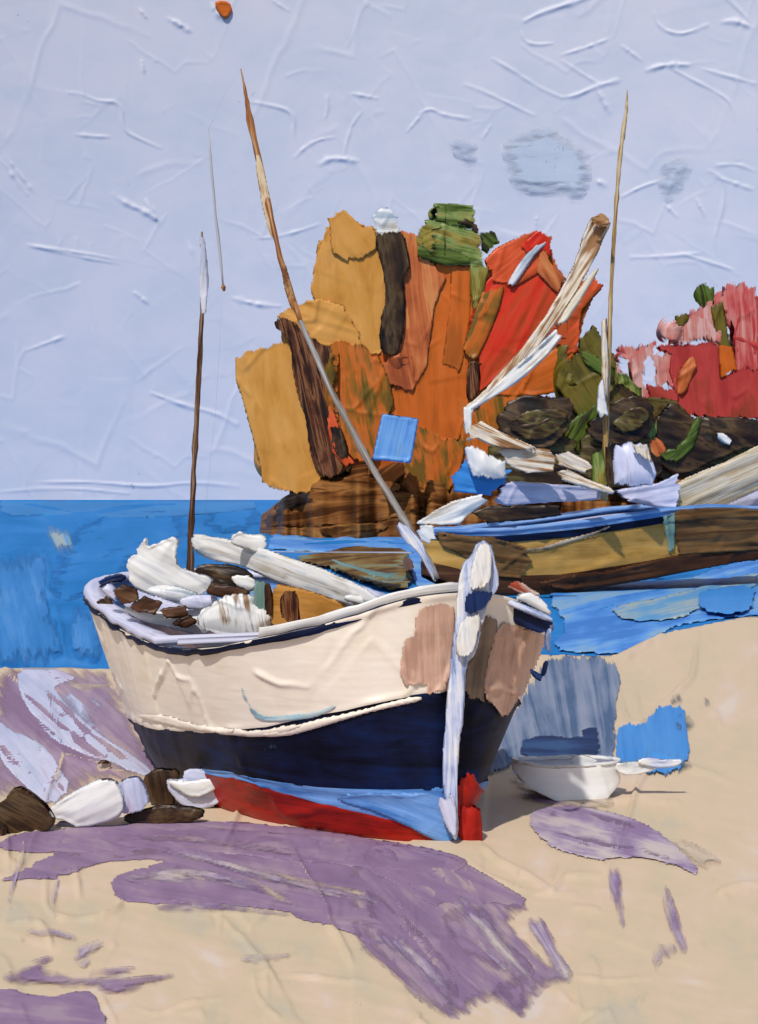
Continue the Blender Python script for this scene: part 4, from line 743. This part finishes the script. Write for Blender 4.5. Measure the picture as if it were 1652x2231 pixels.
# mast, spar, halyard, boom
mb_ = W(428, 1400, 18.2); mt_ = [(W(x, y, 18.2)) for x, y in [(412, 1330), (416, 1165), (424, 1000), (432, 850), (438, 720), (444, 600), (440, 505)]]
mast_o = tube('mast', mt_, [.045, .036, .032, .028, .026, .022, .01], MAST, boat, sides=9, wob=.22)
patch('mast_streak', [(436, 630), (441, 560), (436, 510), (444, 520), (452, 590), (452, 640), (444, 700)], flat(18.1), bumpdist(paint('mast tip paint', [(150, 160, 190), (186, 192, 214), (206, 210, 226)], across=5, rough=.4), .02), mast_o, step=2.5, ang=88, thick=2, lip=1.5, rag=1.5, back=4)
spts = [(W(x, y, d)) for x, y, d in [(952, 1262, 13.95), (920, 1200, 14.05), (870, 1115, 14.2), (800, 1000, 14.5), (720, 850, 14.9), (655, 700, 15.3), (610, 560, 15.7), (575, 400, 16.1), (545, 260, 16.5), (533, 190, 16.7), (525, 150, 16.8)]]
spar_o = tube('spar', spts[:6], [.028, .036, .034, .032, .028, .024], SPARG, boat, sides=9, wob=.18)
tube('spar_top', spts[5:], [.024, .024, .03, .034, .014, .005], SPAR, spar_o, sides=9, wob=.15)
patch('spar_streak', [(556, 330), (566, 340), (584, 420), (600, 510), (604, 520), (590, 515), (570, 430)], flat(16.0), bumpdist(paint('spar light paint', [(150, 104, 60), (206, 192, 168), (178, 140, 96)], across=6, rough=.4), .02), spar_o, step=2.5, ang=76, thick=2, lip=1.5, rag=2, back=4)
patch('spar_streak', [(612, 565), (622, 580), (640, 650), (650, 690), (636, 670), (620, 620)], flat(15.4), SPAR, spar_o, step=2.5, ang=72, thick=2, lip=1.5, rag=2, back=4)
patch('spar_foot', c7((715,0),(745,0),(860,110),(880,180),(920,260),(945,330),(930,325),(880,230),(840,160),(770,110)), flat(13.95), STEM, spar_o, step=2.8, ang=58, thick=3, lip=2, rag=2, back=6)
tube('halyard', [W(x, y, 16.9) for x, y in [(525, 152), (487, 210), (454, 285)]], [.0012] * 3, PALEL, boat, sides=5)
tube('halyard', [W(x, y, 17.1) for x, y in [(454, 285), (462, 380), (470, 470), (480, 560), (486, 622)]], [.008, .013, .012, .018, .008], bumpdist(paint('halyard paint', [(160, 170, 190), (176, 178, 184), (130, 152, 192)], along=1, across=2, rough=.4), .01), boat, sides=6, wob=.25)
tube('halyard', [W(486, 622, 17.1), W(470, 900, 17.4), W(440, 1180, 17.8)], [.0012] * 3, PALEL, boat, sides=5)
tube('block', [W(486, 620, 17.1), W(487, 626, 17.1), W(489, 634, 17.1)], [.012, .026, .012], SPAR, boat, sides=6)
tube('stay', [W(440, 1200, 17.6), W(650, 1203, 16.0), W(900, 1204, 14.3)], [.006] * 3, STEM, boat, sides=5)
patch('boom_sail', c6((625,130),(700,140),(850,165),(1000,205),(1200,275),(1380,335),(1652,465),(1640,520),(1550,530),(1400,485),(1150,412),(1000,342),(900,295),(740,272),(645,215)) , flat(16.2, ax=-.0075, xc=620), WHITEB, boat, step=4, ang=20, thick=8, lip=7, bulge=12, back=26, groove=4, relief=3)
patch('boom_sail', c6((840,165),(905,108),(930,142),(1040,140),(1058,212),(1000,235),(900,200)), flat(16.6), WHITE, boat, step=3.5, ang=10, thick=6, lip=6, bulge=6, back=14, rag=4)
patch('boom_sail', c7((440,395),(560,420),(625,405),(635,440),(560,462),(420,425)), flat(14.9), WHITEB, boat, step=3.5, ang=10, thick=6, lip=5, bulge=8, back=16)
# cabin and fittings inside
patch('cabin_side', c6((1055,400),(1230,432),(1400,485),(1560,555),(1600,600),(1230,640),(1060,680)), flat(15.6, ax=-.003, xc=640), OCHRE, boat, step=4, ang=6, thick=4, lip=3, back=30)
patch('cabin_post', c6((1130,440),(1215,438),(1222,655),(1180,645),(1118,560)), flat(15.2), TRUNK, boat, step=3.2, ang=85, thick=5, lip=4, back=14)
patch('cabin_post', c6((975,380),(1045,388),(1048,600),(985,600)), flat(16.0), TEAL, boat, step=3.2, ang=88, thick=4, lip=3, back=14)
patch('cabin_post', c6((1036,390),(1062,395),(1080,560),(1045,590)), flat(15.7), BROWN, boat, step=3, ang=85, thick=4, lip=3, back=10)
HEAP = dict(step=3.2, thick=5, lip=4.5, groove=2.5, relief=4, rag=2.5, feather=(9, 1.5))
WHB = paint('white and umber smear paint', [(92, 62, 42), (176, 160, 144), (222, 221, 220), (230, 228, 226), (206, 212, 218), (150, 120, 92)], along=.25, across=3, rough=.33, spec=.5, bump=.25, contrast=1.2)
sp_ = thing('sail_heap', 'heap of crumpled white sail at the stern of the cream boat', 'sail', W(330, 1400, 16.6))
patch('fold', c6((285,330),(300,255),(340,235),(335,205),(375,160),(398,125),(385,210),(450,182),(562,143),(548,240),(562,320),(640,340),(745,370),(740,425),(690,475),(600,490),(480,490),(400,455),(300,405)), flat(17.4), WHITE, sp_, ang=30, bulge=9, back=40, **HEAP)
patch('fold', c6((380,430),(480,410),(600,430),(690,470),(620,500),(500,500),(420,470)), flat(16.9), WHITEB, sp_, ang=10, bulge=10, back=10, **HEAP)
patch('fold', c6((120,435),(160,388),(225,405),(262,520),(322,560),(420,600),(560,620),(690,655),(745,640),(700,560),(560,520),(420,470),(300,430),(240,410),(220,440),(250,520),(200,500)), flat(16.7), LAV, sp_, ang=28, bulge=10, back=26, **HEAP)
patch('fold', c6((250,525),(330,545),(450,560),(580,560),(690,540),(760,520),(780,640),(690,690),(560,650),(420,620),(320,585)), flat(16.4), WHITE, sp_, ang=15, bulge=14, back=26, **HEAP)
patch('fold', c6((665,560),(760,510),(830,455),(985,455),(965,530),(1085,560),(1095,600),(1060,690),(1000,715),(800,680),(680,645)), flat(16.0), WHB, sp_, ang=80, bulge=14, back=26, **HEAP)
patch('fold', c6((560,490),(640,470),(760,470),(790,500),(720,540),(600,540)), flat(16.3), LAV, sp_, ang=10, bulge=8, back=14, **HEAP)
patch('fold', c6((855,360),(975,365),(982,435),(920,440),(870,400)), flat(16.4), WHITEB, sp_, ang=10, bulge=6, back=12, **HEAP)
nt_ = thing('net_pile', 'dark brown tangle of netting among the white sail folds', 'net', W(400, 1380, 16.2))
for poly, a in [(c6((213,440),(258,412),(330,438),(342,490),(255,512)), 20), (c6((305,530),(380,478),(462,510),(432,562),(350,552)), -20), (c6((468,550),(600,528),(612,572),(500,582)), -8), (c6((528,622),(620,578),(662,608),(600,635)), -15)]:
    patch('bundle', poly, flat(16.2), BROWN, nt_, ang=a, bulge=2, back=14, smooth=0, grow=5, **HEAP)
patch('bundle', c6((628,332),(680,298),(850,298),(960,338),(985,395),(870,372),(965,440),(950,465),(790,465),(705,452),(752,390),(740,352)), flat(16.5), BLACKB, nt_, ang=15, bulge=10, back=20, **HEAP)
patch('bundle', c6((700,440),(800,400),(960,440),(930,470),(800,480)), flat(16.2), BROWN, nt_, ang=8, bulge=5, back=10, **HEAP)
patch('quarter_rail', c6((45,480),(60,440),(120,440),(130,375),(275,345),(285,380),(160,400),(140,470)), flat(18.3), NAVYS, boat, step=3.2, ang=-20, thick=5, lip=4, back=14)
patch('quarter_rail', c6((110,490),(180,470),(240,570),(225,595),(150,530)), flat(17.2), BLACKB, boat, step=3.2, ang=45, thick=4, lip=4, back=10)

# ------------------------------------------------------------------ things on the sand
def lump(name, label, cat, polys, d, group=None):
    y = max(p[1] for q in polys for p in q[0]); x = np.mean([p[0] for p in polys[0][0]]); t = thing(name, label, cat, W(x, y, d), group)
    for nm, poly, mat, a, dd, bl, bk in [(('skin',) + q) if len(q) == 6 else q for q in [(*q,) for q in polys]]:
        patch(nm, poly, flat(d - dd), mat, t, step=3.8, ang=a, thick=5, lip=5, bulge=bl * .5, back=bk, rag=2.5, groove=1.2, relief=4, smooth=1, feather=(8, 1.5))
    return t
lump('white_float', 'rounded white float lying on the mauve-streaked sand left of the boat', 'float', [(c8((252,942),(300,888),(480,778),(580,740),(645,770),(685,900),(640,962),(430,1018),(390,982)), WHITE, -25, .1, 22, 60), (c8((630,765),(750,728),(790,780),(825,905),(670,945),(640,900)), FOAM, 80, 0, 10, 50), (c8((300,985),(400,990),(430,1020),(330,1020)), FOAM, 5, 0, 5, 30)], ground_d(1800))
lump('white_bundle', 'small pale canvas bundle beside the red bottom of the boat', 'bundle', [(c8((895,745),(990,758),(1010,690),(1140,700),(1255,760),(1275,800),(1200,872),(1110,912),(1000,890),(940,830)), FOAM, 10, 0, 12, 40), (c8((900,748),(1000,765),(1150,745),(1250,755),(1180,800),(1060,850),(980,810)), WHITE, 5, .06, 8, 20)], ground_d(1762))
lump('wooden_chock', 'dark brown wooden chock between the two white bundles', 'chock', [(c8((785,745),(850,690),(990,690),(945,820),(955,895),(835,895),(800,810)), BLACKB, 75, 0, 10, 40)], ground_d(1756))
lump('driftwood', 'long dark brown driftwood log on the sand under the red bottom', 'driftwood', [(c8((655,962),(760,925),(900,888),(1050,900),(1145,932),(1000,995),(750,995)), BLACKB, -4, 0, 8, 30)], ground_d(1796))
lump('dark_rock', 'dark brown rock at the left edge behind the white float', 'rock', [(c8((-60,900),(0,880),(90,780),(180,832),(262,912),(305,990),(240,1042),(20,1072),(-60,1100)), BLACKB, 30, 0, 16, 60), (c8((0,1040),(30,980),(30,1090),(10,1110)), BROWN, 80, .1, 4, 10)], ground_d(1815))
lump('pebble', 'small pale stone with a dark top on the mauve-streaked sand', 'stone', [(c8((525,670),(560,640),(615,665),(590,710),(540,715)), SANDP, 20, 0, 6, 14), (c8((525,668),(560,638),(618,668),(570,655)), BROWN, 20, .04, 3, 6)], ground_d(1682))
# little white dinghy on the right
dn_d = float(ground_d(1736)); dg = thing('white_dinghy', 'little white dinghy on the sand right of the big boat', 'dinghy', W(1235, 1736, dn_d))
PD = hull_fn((W(1116, 1700, dn_d - .02).x, dn_d - .02), -82, 1.08, .27, 2.6, .6, [(0, .355), (.3, .325), (.7, .335), (1, .33)], kmid=1.1, kend=1.0, kstern=1.0)
dbot = lambda t: float(np.interp(t, [0, .12, .35, .8, 1], [.27, .12, .0, .0, .14]))
DWH = bumpdist(paint('dinghy white paint', [(232, 232, 236), (240, 240, 240), (244, 243, 241)], rough=.35, spec=.45), .01)
band('hull', PD, dbot, lambda t: float(PD.zr(t)), DWH, dg, n=60, nz=16, amp=.012, sfac=1.0)
railcap('gunwale', PD, WHITEB, dg, w_out=.012, w_in=.04, h=.022, amp=.006)
deck('floor', PD, .12, LAV, dg, inset=.01)
patch('thwart', c9((560,800),(590,772),(625,764),(680,775),(740,795),(700,815),(600,815)), flat(dn_d + .05), WHITE, dg, step=3, ang=2, thick=4, lip=3, back=20)
oar = thing('oar', 'pale oar laid across the white dinghy reaching over the blue pool', 'oar', W(1400, 1660, dn_d))
patch('loom', c9((800,815),(940,800),(1100,800),(1060,835),(1000,860),(960,872),(860,872)), flat(dn_d - .02), WHITEB, oar, step=3, ang=-4, thick=4, lip=3, back=14, rag=1.5, feather=(5, 1))
patch('blade', c9((940,800),(1000,780),(1060,782),(1110,796),(1235,785),(1180,822),(1060,832),(1000,815)), flat(dn_d - .05), STEM, oar, step=3, ang=-3, thick=4, lip=3, back=8, rag=1.5, feather=(8, 1))

# ------------------------------------------------------------------ ochre boat moored behind
P2 = hull_fn((1.35, 49.0), -60, 16.0, 1.6, 4.0, .5, [(0, 1.9), (.12, 1.92), (.3, 2.14), (.5, 2.5), (.62, 2.62), (.75, 2.55), (1, 2.5)], kmid=.88, kend=.55, kstern=.7)
b2 = thing('moored_boat', 'long ochre and brown boat moored behind with blue deck and folded white sail', 'boat', (6, 50, 0))
bot2 = lambda t: float(np.interp(t, [0, .1, .25, .45, .7, 1], [.7, .12, .08, .42, .92, 1.2]))
f2 = lambda a: (lambda t: bot2(t) + (float(P2.zr(t)) - bot2(t)) * a)
band('keel_strake', P2, lambda t: bot2(t) - .12, f2(.24), UMBERH, b2, n=70, nz=8, amp=.06, sfac=.28, off=.02)
band('hull', P2, f2(.22), f2(.80), OCHH, b2, n=90, nz=14, amp=.06, sfac=.28)
band('navy_strake', P2, f2(.80), f2(.91), NAVY, b2, n=70, nz=6, amp=.05, sfac=.28, off=.03)
band('blue_strake', P2, f2(.91), f2(1.0), BLUED, b2, n=70, nz=6, amp=.05, sfac=.28, off=.02)
railcap('rail_cap', P2, BLUED, b2, w_out=.06, w_in=.3, h=.09)
deck('deck', P2, .15, LAV, b2)
def p2(name, poly, d, mat, ang, par=None, **k):
    kw = dict(step=3.2, ang=ang, thick=3.5, lip=3.5, bulge=2, back=20, rag=2.5, groove=3, relief=2.5, smooth=0, grow=2); kw.update(k)
    return patch(name, poly, d if callable(d) else flat(d), mat, par or b2, **kw)
HB2 = bvh_of([o for o in b2.children if o.name.split('.')[0] in ('hull', 'keel_strake', 'navy_strake', 'blue_strake')])
def on2(name, poly, mat, ang, **k):
    fr = onto(HB2, .03); fr.thin = True; return p2(name, poly, fr, mat, ang, back=None, bulge=0, **k)
on2('bow_paint', c5((175,615),(330,640),(430,640),(590,690),(620,760),(560,830),(460,820),(330,740),(200,680)), BROWNH, 8)
on2('hull_stroke', c5((430,712),(650,690),(900,618),(980,590),(900,632),(700,688),(480,722)), bumpdist(paint('pale strake paint', [(120, 96, 72), (172, 150, 128), (196, 180, 160)], across=6, rough=.4), .05), -9, thick=.6, lip=.6, relief=.4, groove=.5)
p2('bow_deck', c5((85,580),(180,520),(250,480),(390,445),(425,470),(330,540),(290,580),(200,588)), 44.8, WHITEB, -20)
p2('bow_knob', c5((85,610),(110,580),(165,590),(180,650),(150,675),(110,655)), 44.5, WHITEB, 40)
p2('hatch', c5((335,530),(400,500),(560,500),(745,498),(755,540),(600,560),(410,578)), 46.2, BLACKB, -4)
p2('deckhouse', c5((445,480),(470,415),(520,388),(700,400),(960,420),(1010,440),(900,470),(700,480),(500,495)), flat(48.5, ax=.008, xc=1000), LAV, 4, back=60)
p2('deckhouse', c5((990,430),(1180,400),(1290,350),(1300,420),(1280,510),(1180,500),(1060,480)), 52, LAV, -10, back=40)
p2('blue_tarp', c5((245,370),(310,285),(420,330),(530,335),(505,390),(430,448),(260,430)), 48.2, POOLB, 10, back=30)
barrel1 = thing('white_barrel', 'white barrel on the blue tarp near the bow of the ochre boat', 'barrel', W(1060, 1043, 47.8))
p2('skin', c5((312,230),(340,220),(420,255),(498,290),(495,372),(420,378),(350,365),(325,300)), 47.8, WHITE, 85, par=barrel1, bulge=14, back=34)
barrel2 = thing('white_drum', 'tall white drum right of the golden mast on the ochre boat', 'drum', W(1380, 1075, 50.2))
p2('skin', c5((985,290),(1000,220),(1060,200),(1140,215),(1165,280),(1185,350),(1170,410),(1060,420),(995,400)), 50.2, LAV, 85, par=barrel2, bulge=16, back=40)
p2('skin', c5((1075,215),(1140,215),(1165,300),(1100,260)), 49.7, CANVAS, 80, par=barrel2, back=6)
p2('sail_fold', c5((455,245),(560,225),(700,245),(740,280),(720,340),(600,350),(520,320)), 49.0, CANVAS, 8)
p2('sail_fold', c5((720,260),(780,250),(880,300),(900,330),(860,350),(740,310)), 49.2, CANVAS, 25)
p2('boom', c5((320,200),(330,130),(380,110),(480,165),(640,235),(560,245),(440,225),(370,190)), 48.8, CANVAS, 25)
p2('boom', c5((720,340),(780,330),(880,380),(980,420),(1000,445),(880,420),(760,380)), 49.3, CANVAS, 22)
p2('yard_sail', c4((840,160),(850,185),(790,330),(730,440),(640,600),(540,740),(440,880),(330,1000),(200,1110),(60,1212),(55,1190),(180,1080),(290,960),(400,830),(500,690),(580,560),(650,420),(690,300),(730,190),(760,150)), 50.3, CANVAS, -58, step=3.2, lip=7)
p2('yard_sail', c4((300,1000),(430,880),(560,760),(585,800),(520,890),(400,1000),(300,1080),(180,1150),(70,1220),(60,1200),(180,1110)), 49.8, WHITEB, -42, step=3.2, lip=7)
p2('yard_head', c4((740,155),(800,120),(855,170),(840,195),(790,205)), 49.8, SPAR, 10, step=3)
p2('yard_peak', c4((560,740),(640,600),(730,480),(790,420),(780,450),(680,620),(600,730)), 50.0, CREAMS, -55, step=3.2)
p2('yard_foot', c4((60,1185),(110,1190),(100,1228),(100,1330),(70,1330),(55,1250)), 48.9, WHITEB, 88, step=3)
mast2 = tube('mast', [W(x, y, 50.6) for x, y in [(1316, 1092), (1320, 950), (1326, 780), (1332, 620), (1342, 450), (1352, 330), (1365, 240), (1367, 195)]], [.11, .09, .075, .065, .06, .08, .05, .015], GOLDM, b2, sides=9, wob=.2)
p2('mast_streak', [(1312, 700), (1320, 690), (1326, 800), (1322, 870), (1312, 860)], 50.4, CANVAS, 88, step=3, back=8, par=mast2)
p2('mast_streak', c4((790,1060),(810,1010),(820,1120),(840,1228),(800,1250),(780,1200)), 50.2, WHITEB, 88, step=3, back=8, par=mast2)
p2('mast_foot', c5((890,270),(940,230),(960,400),(940,440),(890,400)), 50.0, GREEN, 85, step=3, back=10)
p2('mast_foot', c5((955,230),(985,200),(990,400),(960,410)), 50.2, BLACKB, 88, step=3, back=10)

# the stern half, cut by the right edge
on2('stern_paint', c5((1248,530),(1300,505),(1652,490),(1800,480),(1800,700),(1652,700),(1400,712),(1280,722),(1250,640)), BROWNH, -3)
on2('keel_paint', c5((640,850),(760,820),(1000,790),(1280,725),(1652,700),(1800,690),(1800,760),(1652,745),(1300,800),(1000,850),(760,880)), UMBERH, -8)
on2('strake_stroke', c5((1215,545),(1262,520),(1262,690),(1330,715),(1240,705)), TEAL, 88)
p2('furled_sail', c5((1245,420),(1330,370),(1500,300),(1652,225),(1800,160),(1800,360),(1652,425),(1500,495),(1400,548),(1295,562),(1262,480)), flat(53.0, ax=.012, xc=1500), CREAMS, -24, step=4, thick=6, lip=5, bulge=8, back=36, groove=4)
p2('deckhouse', c5((1330,500),(1480,480),(1652,420),(1800,380),(1800,520),(1500,520)), flat(55.0, ax=.01, xc=1500), LAV, -10, back=40)
